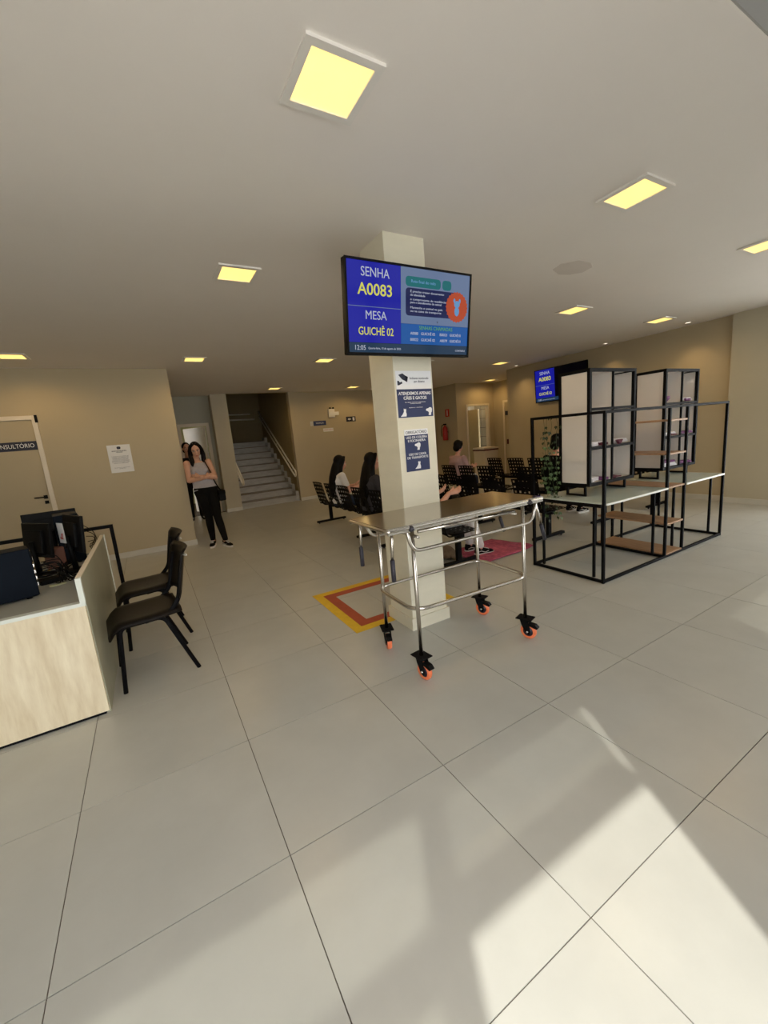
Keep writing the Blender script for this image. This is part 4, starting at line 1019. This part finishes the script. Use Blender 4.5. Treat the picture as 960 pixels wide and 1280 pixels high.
def shoe(par, ankle, d, name='shoe', stripe=True, upper='blackcloth'):
    d = Vector((d[0], d[1], 0)).normalized(); r = Vector((d.y, -d.x, 0)); R = Matrix((r, d, Vector((0, 0, 1)))).transposed().to_4x4(); R.translation = Vector((ankle[0], ankle[1], ankle[2]))
    s = bpy.data.objects.new(name, None); C.objects.link(s); s.parent = par; s.empty_display_size = 0.05
    u = MB(); u.tube([(0, -0.065, 0.048), (0, -0.02, 0.055), (0, 0.04, 0.052), (0, 0.10, 0.040), (0, 0.155, 0.034), (0, 0.178, 0.03)], [(0.030, 0.028), (0.045, 0.036), (0.038, 0.040), (0.026, 0.042), (0.02, 0.036), (0.010, 0.02)], 14, M4=R)
    u.tube([(0, -0.03, 0.06), (0, -0.03, 0.10)], [0.038, 0.036], 12, M4=R)
    remesh(u, 'upper', M[upper], s, 0.008, 2)
    so = MB(); out = [(0, -0.080), (0.028, -0.068), (0.034, -0.02), (0.036, 0.05), (0.043, 0.10), (0.036, 0.155), (0.015, 0.188), (-0.012, 0.188), (-0.036, 0.155), (-0.043, 0.10), (-0.036, 0.05), (-0.034, -0.02), (-0.028, -0.068)]
    n = len(out); so.add([(x, y, 0.0) for x, y in out]+[(x, y, 0.027) for x, y in out], [tuple(range(n)), tuple(range(2*n-1, n-1, -1))]+[(i, (i+1) % n, (i+1) % n+n, i+n) for i in range(n)], False, R)
    so.build('sole', M['sole'], s)
    if stripe:
        q = MB()
        for sg_ in (-1, 1): q.tube([(sg_*0.034, -0.055, 0.05), (sg_*0.044, -0.01, 0.062), (sg_*0.047, 0.045, 0.040), (sg_*0.044, 0.09, 0.052)], 0.004, 6, M4=R)
        for k in range(4): q.tube([(-0.022, 0.045+k*0.02, 0.091-k*0.007), (0.022, 0.045+k*0.02, 0.091-k*0.007)], 0.0035, 6, M4=R)
        q.build('side_stripe', M['sole'], s)
    return s
def hair_long(par, R, length, back=(0, -1), wd=0.10, fall=None, m='hair'):
    """cap plus long fall, in head frame R"""
    h_ = MB(); h_.ell((0, -0.022, 0.038), (0.086, 0.098, 0.096), 20, 14, M4=R)
    h_.ell((0, -0.05, -0.02), (0.088, 0.07, 0.09), 18, 12, M4=R)
    if fall:
        for pts, rs in fall: h_.tube(pts, rs, 12); h_.ell(pts[-1], (0.03, 0.03, 0.03), 10, 6)
    return remesh(h_, 'hair', M[m], par, 0.009, 2)

# ---- standing woman with crossed arms
def standing_woman():
    t = thing('person', 'woman in grey sleeveless top and black leggings leaning at the wall corner, arms crossed', 'person', (1.30, 5.60, 0))
    O = Vector((1.30, 5.60, 0))
    P = lambda x, y, z: Vector((x, y, z))-O
    hipc = P(1.262, 5.84, 0.90); chest = P(1.215, 5.94, 1.22); neck = P(1.205, 5.95, 1.40)
    kR, kL = P(1.225, 5.72, 0.47), P(1.345, 5.64, 0.47); aR, aL = P(1.225, 5.665, 0.085), P(1.385, 5.47, 0.085)
    hR, hL = P(1.185, 5.83, 0.87), P(1.345, 5.83, 0.87)
    sR, sL = P(1.055, 5.94, 1.335), P(1.370, 5.90, 1.335)
    eR, eL = P(1.045, 5.86, 1.075), P(1.425, 5.80, 1.085)
    wR, wL = P(1.27, 5.735, 1.10), P(1.20, 5.755, 1.125)
    def torso(mb, g_=0.0):
        mb.tube([hipc+Vector((0, 0, -0.07)), hipc, lerp(hipc, chest, .35), lerp(hipc, chest, .7), chest, lerp(chest, neck, .5), lerp(chest, neck, .8)],
                [(0.10+g_, 0.155+g_), (0.118+g_, 0.178+g_), (0.105+g_, 0.150+g_), (0.105+g_, 0.145+g_), (0.110+g_, 0.158+g_), (0.085+g_, 0.150+g_), (0.06+g_, 0.08+g_)], 18)
    # tube cross-section: first radius follows 'up' axis (x), so swap for a body wider in x
    def torso2(mb, g_=0.0):
        prof = [(hipc+Vector((0, 0, -0.08)), 0.160, 0.105), (hipc, 0.180, 0.120), (lerp(hipc, chest, .35), 0.158, 0.108), (lerp(hipc, chest, .65), 0.142, 0.102), (chest, 0.152, 0.112), (lerp(chest, neck, .45), 0.150, 0.092), (lerp(chest, neck, .75), 0.09, 0.07)]
        mb.tube([p for p, a, b in prof], [(a+g_, b+g_) for p, a, b in prof], 20)
    body = MB(); torso2(body)
    body.tube([lerp(chest, neck, .5), neck, neck+Vector((0, -0.01, 0.06))], [0.06, 0.05, 0.048], 14)
    for s_, e_, w_ in ((sR, eR, wR), (sL, eL, wL)):
        body.ell(s_, (0.058,)*3, 12, 8); limb(body, s_, e_, 0.052, 0.042, 0.050); limb(body, e_, w_, 0.043, 0.027, 0.040)
    hand(body, wR, P(1.385, 5.76, 1.13)-P(1.27, 5.735, 1.10), (0, 0, 1), (0, 1, 0), 0.35, 0.95)
    hand(body, wL, P(1.09, 5.80, 1.135)-P(1.20, 5.755, 1.125), (0, 0, 1), (0, 1, 0), 0.35, 0.95)
    for h0, k0, a0 in ((hR, kR, aR), (hL, kL, aL)):
        limb(body, h0, k0, 0.085, 0.055, 0.082); limb(body, k0, a0, 0.055, 0.036, 0.056)
    hc = P(1.215, 5.925, 1.545); R = head(body, hc, (-0.10, -0.95, -0.25), (-0.06, 0.0, 1), 1.0)
    remesh(body, 'body', M['skin'], t, 0.0065, 1)
    face_parts(R, None, t)
    top = MB(); prof = [(hipc+Vector((0, 0, 0.0)), 0.187, 0.127), (lerp(hipc, chest, .35), 0.166, 0.118), (lerp(hipc, chest, .65), 0.152, 0.114), (chest+Vector((0, -0.012, 0)), 0.158, 0.130), (lerp(chest, neck, .45), 0.142, 0.104), (lerp(chest, neck, .66), 0.105, 0.085)]
    top.tube([p for p, a, b in prof], [(a, b) for p, a, b in prof], 20)
    for s_ in (-1, 1): top.ell(chest+Vector((s_*0.065, -0.095, 0.0)), (0.062, 0.05, 0.06), 12, 8)
    remesh(top, 'top', M['greytop'], t, 0.009, 3)
    lg = MB(); prof = [(hipc+Vector((0, 0, -0.10)), 0.165, 0.112), (hipc+Vector((0, 0, -0.03)), 0.186, 0.126), (hipc+Vector((0, 0, 0.045)), 0.182, 0.124)]
    lg.tube([p for p, a, b in prof], [(a, b) for p, a, b in prof], 20)
    for h0, k0, a0 in ((hR, kR, aR), (hL, kL, aL)):
        limb(lg, h0, k0, 0.098, 0.062, 0.090); limb(lg, k0, a0+Vector((0, 0, 0.03)), 0.062, 0.042, 0.062)
    remesh(lg, 'leggings', M['leggings'], t, 0.009, 2)
    hp = R.to_3x3()
    q = lambda x, y, z: R @ Vector((x, y, z))
    hr = MB(); hr.ell((0, -0.028, 0.036), (0.088, 0.094, 0.098), 20, 14, M4=R)
    hr.ell((0, -0.055, -0.03), (0.088, 0.06, 0.09), 16, 10, M4=R)
    for s_ in (-1, 1):
        end = sR+Vector((0.09, -0.095, -0.10)) if s_ > 0 else sL+Vector((-0.06, 0.02, -0.05))
        hr.tube([q(s_*0.02, 0.045, 0.118), q(s_*0.070, 0.035, 0.07), q(s_*0.090, 0.005, 0.0), q(s_*0.095, -0.01, -0.08), lerp(q(s_*0.095, -0.01, -0.08), end, .5), end], [0.022, 0.026, 0.030, 0.036, 0.038, 0.02], 10)
    remesh(hr, 'hair', M['hair'], t, 0.008, 2)
    shoe(t, (aR.x, aR.y, 0), (-0.35, -1)); shoe(t, (aL.x, aL.y, 0), (0.35, -1))
    t2 = thing('shoulder_bag', 'small black shoulder bag hanging at the hip of the leaning woman', 'bag', (1.475, 5.80, 0.80))
    MB().box(-0.055, 0.055, -0.11, 0.11, -0.10, 0.07).build('pouch', M['blkplastic'], t2, bevel=0.02, segs=3)
    MB().box(-0.058, 0.058, -0.112, 0.112, 0.0, 0.075).build('flap', M['leggings'], t2, bevel=0.02, segs=3)
    st_ = MB(); oo = Vector((1.475, 5.80, 0.80))
    st_.tube([(0, -0.09, 0.06), Vector((1.405, 5.76, 1.0))-oo, Vector((1.362, 5.785, 1.20))-oo, Vector((1.318, 5.83, 1.33))-oo, Vector((1.300, 5.92, 1.405))-oo, Vector((1.33, 6.01, 1.34))-oo, Vector((1.40, 6.0, 1.1))-oo, (0, 0.09, 0.06)], [(0.008, 0.004)]*8, 6)
    st_.build('strap', M['blkplastic'], t2)
standing_woman()

# ---- seated people (local frame: face +x)
def seated(label, x, y, top, pants, hairlen, skin='skinpale', rz=0.0, hair='hair', head_dir=(1, 0, -0.25), lean=0.0, short_sleeve=True, cap=False, zs=0.42, shoes=True, feetdx=0.0, headz=0.0, s=1.0, kx=0.44, wz=0.30):
    t = thing('person', label, 'person', (x, y, 0), rz)
    hip = Vector((0, 0, zs+0.10)); ch = Vector((-0.03+lean*0.6, 0, zs+0.42)); nk = Vector((0.0+lean, 0, zs+0.58))
    def tor(mb, g_, a=0, b=1):
        prof = [(hip+Vector((0.0, 0, -0.06)), 0.10, 0.165), (hip, 0.115, 0.175), (lerp(hip, ch, .5), 0.10, 0.150), (ch, 0.112, 0.165), (lerp(ch, nk, .5), 0.092, 0.165), (lerp(ch, nk, .82), 0.06, 0.085)]
        mb.tube([p for p, _, _ in prof], [(p1+g_, p2+g_) for _, p1, p2 in prof], 18)
    body = MB(); tor(body, 0); body.tube([lerp(ch, nk, .5), nk, nk+Vector((0.02, 0, 0.06))], [0.06, 0.05, 0.048], 12)
    sh = [nk+Vector((-0.01, k*0.165, -0.075)) for k in (-1, 1)]
    el = [Vector((0.06+lean, k*0.235, zs+0.26)) for k in (-1, 1)]
    wr = [Vector((0.29+lean*.5, k*0.10, zs+wz)) for k in (-1, 1)]
    kn = [Vector((kx, k*0.10, zs+0.06)) for k in (-1, 1)]; hp = [Vector((0.0, k*0.09, zs+0.08)) for k in (-1, 1)]
    an = [Vector((kx+0.02+feetdx, k*0.10, 0.09)) for k in (-1, 1)]
    for i in (0, 1):
        limb(body, sh[i], el[i], 0.052, 0.040, 0.048); limb(body, el[i], wr[i], 0.040, 0.026, 0.038)
        hand(body, wr[i], (0.8, (-0.3, 0.3)[1-i]*-1, 0.15), (0, (1, -1)[i], 0.6), (0, 0, 1), 0.45)
        limb(body, hp[i], kn[i], 0.080, 0.056, 0.076); limb(body, kn[i], an[i], 0.055, 0.036, 0.054)
    hc = nk+Vector((0.035, 0, 0.165+headz)); R = head(body, hc, head_dir)
    remesh(body, 'body', M[skin], t, 0.0085, 1); face_parts(R, None, t)
    tp = MB(); tor(tp, 0.012)
    for i in (0, 1):
        tp.ell(sh[i], (0.064,)*3, 12, 8)
        limb(tp, sh[i], lerp(sh[i], el[i], 0.6 if short_sleeve else 1), 0.062, 0.056, 0.060)
        if not short_sleeve: limb(tp, el[i], lerp(el[i], wr[i], .85), 0.052, 0.036, 0.048)
    remesh(tp, 'top', M[top], t, 0.011, 3)
    pn = MB(); pn.tube([hip+Vector((0, 0, -0.09)), hip+Vector((0, 0, 0.03))], [(0.11, 0.175), (0.125, 0.187)], 16)
    for i in (0, 1): limb(pn, hp[i], kn[i], 0.092, 0.066, 0.088); limb(pn, kn[i], an[i]+Vector((0, 0, 0.04)), 0.066, 0.052, 0.062)
    remesh(pn, 'trousers', M[pants], t, 0.011, 2)
    hr = MB(); hr.ell((0, -0.026, 0.034), (0.087, 0.096, 0.098), 20, 14, M4=R); hr.ell((0, -0.052, -0.03), (0.086, 0.06, 0.09), 16, 10, M4=R)
    if hairlen > 0:
        b0 = R @ Vector((0, -0.06, -0.02)); 
        e1 = Vector((b0.x-0.07, 0, nk.z-0.10)); e2 = Vector((ch.x-0.135, 0, nk.z-hairlen))
        hr.tube([b0+Vector((0.02, 0, 0.045)), b0+Vector((0.0, 0, 0.0)), b0+Vector((-0.015, 0, -0.07)), e1, lerp(e1, e2, .5), e2], [(0.03, 0.03), (0.062, 0.078), (0.078, 0.098), (0.075, 0.135), (0.062, 0.13), (0.02, 0.07)], 16)
        for s_ in (-1, 1): hr.tube([R @ Vector((s_*0.02, 0.05, 0.115)), R @ Vector((s_*0.076, 0.03, 0.05)), R @ Vector((s_*0.09, 0.0, -0.06)), nk+Vector((-0.02, -s_*0.10, -0.09))], [0.02, 0.025, 0.03, 0.03], 10)
    else:
        for s_ in (-1, 1): hr.tube([R @ Vector((s_*0.02, 0.055, 0.11)), R @ Vector((s_*0.076, 0.02, 0.05)), R @ Vector((s_*0.08, -0.02, -0.05))], [0.02, 0.02, 0.02], 10)
    remesh(hr, 'hair', M[hair], t, 0.010, 2)
    if cap:
        c_ = MB(); c_.ell((0, -0.01, 0.06), (0.098, 0.108, 0.085), 20, 10, M4=R); c_.ell((0, 0.12, 0.055), (0.075, 0.075, 0.012), 16, 6, M4=R)
        remesh(c_, 'cap', M['blackcloth'], t, 0.008, 1)
    if shoes:
        for i in (0, 1): shoe(t, (an[i].x, an[i].y, 0), (1, (-0.1, 0.1)[i]), stripe=True)
    return t
seated('woman with long black hair in a white shirt on the bench left of the column', 3.20, 4.93, 'whitetop', 'denim', 0.42, rz=-0.1, lean=0.03, headz=-0.035)
seated('woman with very long black hair in dark grey top beside the column', 3.20, 3.84, 'darkgreytop', 'blackcloth', 0.46, rz=-0.05, lean=0.05, short_sleeve=False, head_dir=(1, -0.35, -0.1))
seated('person with short dark hair in a dusty pink shirt seated behind the column, leaning forward', 5.96, 5.20, 'pinktop', 'denim', 0, rz=0.1, lean=0.06, short_sleeve=False)
seated('person in black clothes and cap half hidden by the left cabinet', 6.0, 2.86, 'blackcloth', 'blackcloth', 0, cap=True, short_sleeve=False)
pw = seated('person in white trousers and black sneakers sitting directly behind the column', 3.12, 2.38, 'pinktop', 'whitetop', 0, rz=-0.08, lean=-0.05, short_sleeve=True, kx=0.54, wz=0.385, feetdx=0.10)
# ---- second standing person in the hall doorway
def hall_person():
    t = thing('person', 'dark haired person in black clothes in the hall, behind the leaning woman', 'person', (1.30, 8.62, 0))
    body = MB(); V = Vector
    hip = V((0, 0, 0.93)); ch = V((0, 0, 1.27)); nk = V((0, 0, 1.45))
    prof = [(hip+V((0, 0, -0.08)), 0.155, 0.105), (hip, 0.165, 0.115), (lerp(hip, ch, .5), 0.15, 0.105), (ch, 0.17, 0.12), (lerp(ch, nk, .5), 0.165, 0.09), (lerp(ch, nk, .8), 0.09, 0.07)]
    def tor(mb, g_): mb.tube([p for p, a, b in prof], [(a+g_, b+g_) for p, a, b in prof], 18)
    tor(body, 0); body.tube([lerp(ch, nk, .5), nk, nk+V((0, -0.01, 0.07))], [0.06, 0.05, 0.05], 12)
    tp = MB(); tor(tp, 0.012); pn = MB(); pn.tube([hip+V((0, 0, -0.10)), hip+V((0, 0, 0.03))], [(0.165, 0.115), (0.178, 0.128)], 16)
    for s_ in (-1, 1):
        sh = V((s_*0.175, 0, 1.38)); el = V((s_*0.23, 0.02, 1.12)); wr = V((s_*0.22, -0.06, 0.90))
        limb(body, sh, el, 0.054, 0.042, 0.05); limb(body, el, wr, 0.042, 0.028, 0.04); hand(body, wr, (0, -0.1, -1), (0, -1, 0), (-s_, 0, 0), 0.3)
        tp.ell(sh, (0.066,)*3, 12, 8); limb(tp, sh, el, 0.064, 0.054, 0.06); limb(tp, el, wr+V((0, 0, 0.03)), 0.054, 0.038, 0.05)
        hp, kn, an = V((s_*0.09, 0, 0.90)), V((s_*0.10, -0.01, 0.49)), V((s_*0.11, 0, 0.09))
        limb(body, hp, kn, 0.085, 0.056, 0.078); limb(body, kn, an, 0.056, 0.037, 0.055)
        limb(pn, hp, kn, 0.098, 0.070, 0.09); limb(pn, kn, an+V((0, 0, 0.03)), 0.070, 0.058, 0.064)
        shoe(t, (an.x, an.y, 0), (s_*0.2, -1))
    R = head(body, V((0, -0.02, 1.615)), (0.1, -1, -0.05)); remesh(body, 'body', M['skin'], t, 0.0085, 1); face_parts(R, None, t)
    remesh(tp, 'jacket', M['blackcloth'], t, 0.011, 2); remesh(pn, 'trousers', M['blackcloth'], t, 0.011, 2)
    hr = MB(); hr.ell((0, -0.026, 0.036), (0.086, 0.094, 0.098), 20, 14, M4=R); hr.ell((0, -0.05, -0.03), (0.082, 0.055, 0.08), 16, 10, M4=R); remesh(hr, 'hair', M['hair'], t, 0.010, 2)
hall_person()

# ============================================================ SMALL THINGS
# pink blanket on the floor with a bag/dog lump under the bench
bl = MB()
def fnb(u, v): return ((u-0.5)*0.86+0.03*math.sin(v*6), (v-0.5)*0.62+0.03*math.sin(u*5+1), 0.012+0.006*math.sin(u*14)*math.sin(v*11))
curve_panel(bl, fnb, 20, 16, -0.006)
tag(bl.build('blanket', M['rug'], loc=(3.98, 2.27, 0.0), rot=(0, 0, 0.15)), 'pink patterned blanket on the floor at the feet behind the cart', 'blanket')
fz = MB(); fz.ell((0, 0, 0.085), (0.20, 0.12, 0.085), 20, 12); fz.ell((0.18, -0.03, 0.09), (0.07, 0.06, 0.06), 14, 10); fz.ell((0.245, -0.035, 0.075), (0.035, 0.028, 0.025), 10, 8)
fz.ell((0.165, 0.02, 0.135), (0.02, 0.015, 0.04), 8, 6); fz.ell((0.165, -0.08, 0.135), (0.02, 0.015, 0.04), 8, 6)
for dx, dy in ((0.14, -0.10), (0.10, 0.10), (-0.12, -0.12)): fz.tube([(dx, dy, 0.05), (dx+0.12, dy-0.02, 0.03)], [0.035, 0.024], 8)
fz.tube([(-0.18, 0.02, 0.06), (-0.24, -0.05, 0.035), (-0.20, -0.14, 0.03)], [0.03, 0.022, 0.012], 8)
dg = thing('dog', 'small tan dog lying under the bench behind the column', 'dog', (3.38, 2.47, 0.0), 1.7)
remesh(fz, 'body', M['fur'], dg, 0.009, 2)
ppr = MB().box(-0.11, 0.11, -0.16, 0.16, 0, 0.012).build('paper_folder', M['paper'], bevel=0.002, loc=(3.52, 2.26, 0.585), rot=(0, 0, 0.1)); tag(ppr, 'white folder on the lap of the person in white trousers', 'folder')

# notice on the left wall
nt = thing('notice', 'white printed notice on the left wall', 'notice', (0.178, 6.03, 1.515))
MB().box(-0.148, 0.148, -0.008, 0, -0.205, 0.205).build('board', M['paper'], nt)
MB().prism([(-0.02, 0.14), (0.02, 0.14), (0.026, 0.165), (0.018, 0.18), (-0.018, 0.18), (-0.026, 0.165)], 0.001, Matrix.Translation((0, -0.0085, 0))).build('crest', M['ink'], nt)
text('SECRETARIA MUNICIPAL\nDE SAÚDE', 0.018, M['ink'], nt, (0, -0.0085, 0.105), (PI/2, 0, 0), bold=0.0006, wide=0.19)
text('\n'.join(['É direito de todo cidadão ser', 'atendido com respeito, sem', 'qualquer discriminação, por', 'profissionais identificados.', 'Desacatar funcionário público', 'no exercício da função é crime', 'previsto no código penal.']), 0.0165, M['ink'], nt, (0, -0.0085, -0.015), (PI/2, 0, 0), wide=0.23)
text('Atendimento de segunda a sexta\ndas 8h às 17h', 0.014, M['ink'], nt, (0, -0.0085, -0.14), (PI/2, 0, 0), wide=0.20)
# back wall signs
def wsign(nm, label, cat_, x0, x1, z0, z1, m, txt=None, tm='signwhite', sz=0.05, wide=None, d=0.008):
    t = thing(nm, label, cat_, ((x0+x1)/2, 9.18, (z0+z1)/2)); w_, h_ = (x1-x0)/2, (z1-z0)/2
    MB().box(-w_, w_, -d, 0, -h_, h_).build('plate', M[m], t)
    if txt: text(txt, sz, M[tm], t, (0, -d-0.0005, 0), (PI/2, 0, 0), wide=wide)
    return t
b1 = wsign('wall_sign', 'dark blue sign with a grey end on the back wall', 'sign', 4.50, 4.86, 1.935, 2.055, 'navy', 'RECEPÇÃO', 'signwhite', 0.05, 0.22)
MB().box(-0.27, -0.185, -0.008, 0, -0.06, 0.06).build('pictogram', M['skirting'], b1)
wsign('wall_sign', 'small pinkish paper sign below the blue one on the back wall', 'sign', 4.76, 5.05, 1.76, 1.85, 'paper', 'BANHEIRO PÚBLICO', 'redprint', 0.03, 0.24)
eb = thing('emergency_light', 'white emergency light box high on the back wall', 'emergency light', (5.07, 9.18, 2.24))
MB().box(-0.12, 0.06, -0.05, 0, -0.11, 0.11).build('case', M['white'], eb, bevel=0.008); MB().box(-0.10, 0.17, -0.065, -0.05, -0.06, 0.03).build('lamp_bar', M['paper'], eb)
for dx in (-0.06, 0.03): MB().cyl((dx, -0.03, 0.11), (dx, -0.03, 0.15), 0.025, 12).build('lamp_head', M['blkplastic'], eb)
ex = wsign('exit_sign', 'black exit sign with white arrow on the back wall', 'sign', 5.47, 5.76, 1.985, 2.12, 'ink')
MB().prism([(-0.10, 0.0), (-0.055, 0.035), (-0.055, 0.015), (0.0, 0.015), (0.0, -0.015), (-0.055, -0.015), (-0.055, -0.035)], 0.001, Matrix.Translation((0, -0.0088, 0))).build('arrow', M['signwhite'], ex)
MB().box(0.05, 0.11, -0.0092, -0.008, -0.045, 0.045).build('running_figure_panel', M['signwhite'], ex)
# extinguisher
fe = thing('fire_extinguisher', 'red fire extinguisher hanging on the wall right of the column', 'fire extinguisher', (8.43, 8.58, 1.22))
MB().lathe([(0, 0), (0.07, 0.0), (0.078, 0.02), (0.078, 0.34), (0.06, 0.39), (0.025, 0.42), (0.02, 0.45), (0, 0.45)], 20).build('cylinder', M['red'], fe)
MB().box(-0.05, 0.05, -0.015, 0.015, 0.45, 0.49).build('valve', M['blk'], fe, bevel=0.004)
MB().tube([(-0.03, 0, 0.47), (-0.09, 0.03, 0.44), (-0.10, 0.05, 0.30), (-0.095, 0.05, 0.12)], 0.010, 8).build('hose', M['blkplastic'], fe)
MB().box(0.078, 0.10, -0.02, 0.02, 0.22, 0.26).build('bracket', M['blk'], fe)
fs_ = thing('extinguisher_sign', 'red and white sign above the fire extinguisher', 'sign', (8.53, 8.55, 2.02), -PI/2)
MB().box(-0.09, 0.09, -0.006, 0, -0.11, 0.11).build('plate', M['redprint'], fs_); MB().box(-0.02, 0.02, -0.007, -0.006, -0.08, 0.08).build('symbol', M['signwhite'], fs_)
# red button sign right of tv2
al = MB().box(-0.03, 0, -0.06, 0.06, -0.06, 0.06).build('alarm_box', M['red'], loc=(8.4, 3.93, 1.68), bevel=0.006); tag(al, 'small red alarm box on the right wall under the wall screen', 'alarm')
# waste bin in the washroom doorway
wb = thing('waste_bin', 'white bin with a dark-rimmed lid in front of the washroom door', 'bin', (9.12, 7.62, 0))
MB().add([(-.24, -.2, 0), (.24, -.2, 0), (.24, .2, 0), (-.24, .2, 0), (-.27, -.23, .84), (.27, -.23, .84), (.27, .23, .84), (-.27, .23, .84)], [(0, 3, 2, 1), (4, 5, 6, 7), (0, 1, 5, 4), (1, 2, 6, 5), (2, 3, 7, 6), (3, 0, 4, 7)]).build('bin_body', M['doorframe'], wb, bevel=0.01)
MB().box(-.28, .28, -.24, .24, 0.84, 0.875).build('rim', M['maroon'], wb); MB().box(-.285, .285, -.245, .245, 0.875, 0.93).build('lid', M['doorframe'], wb, bevel=0.015)
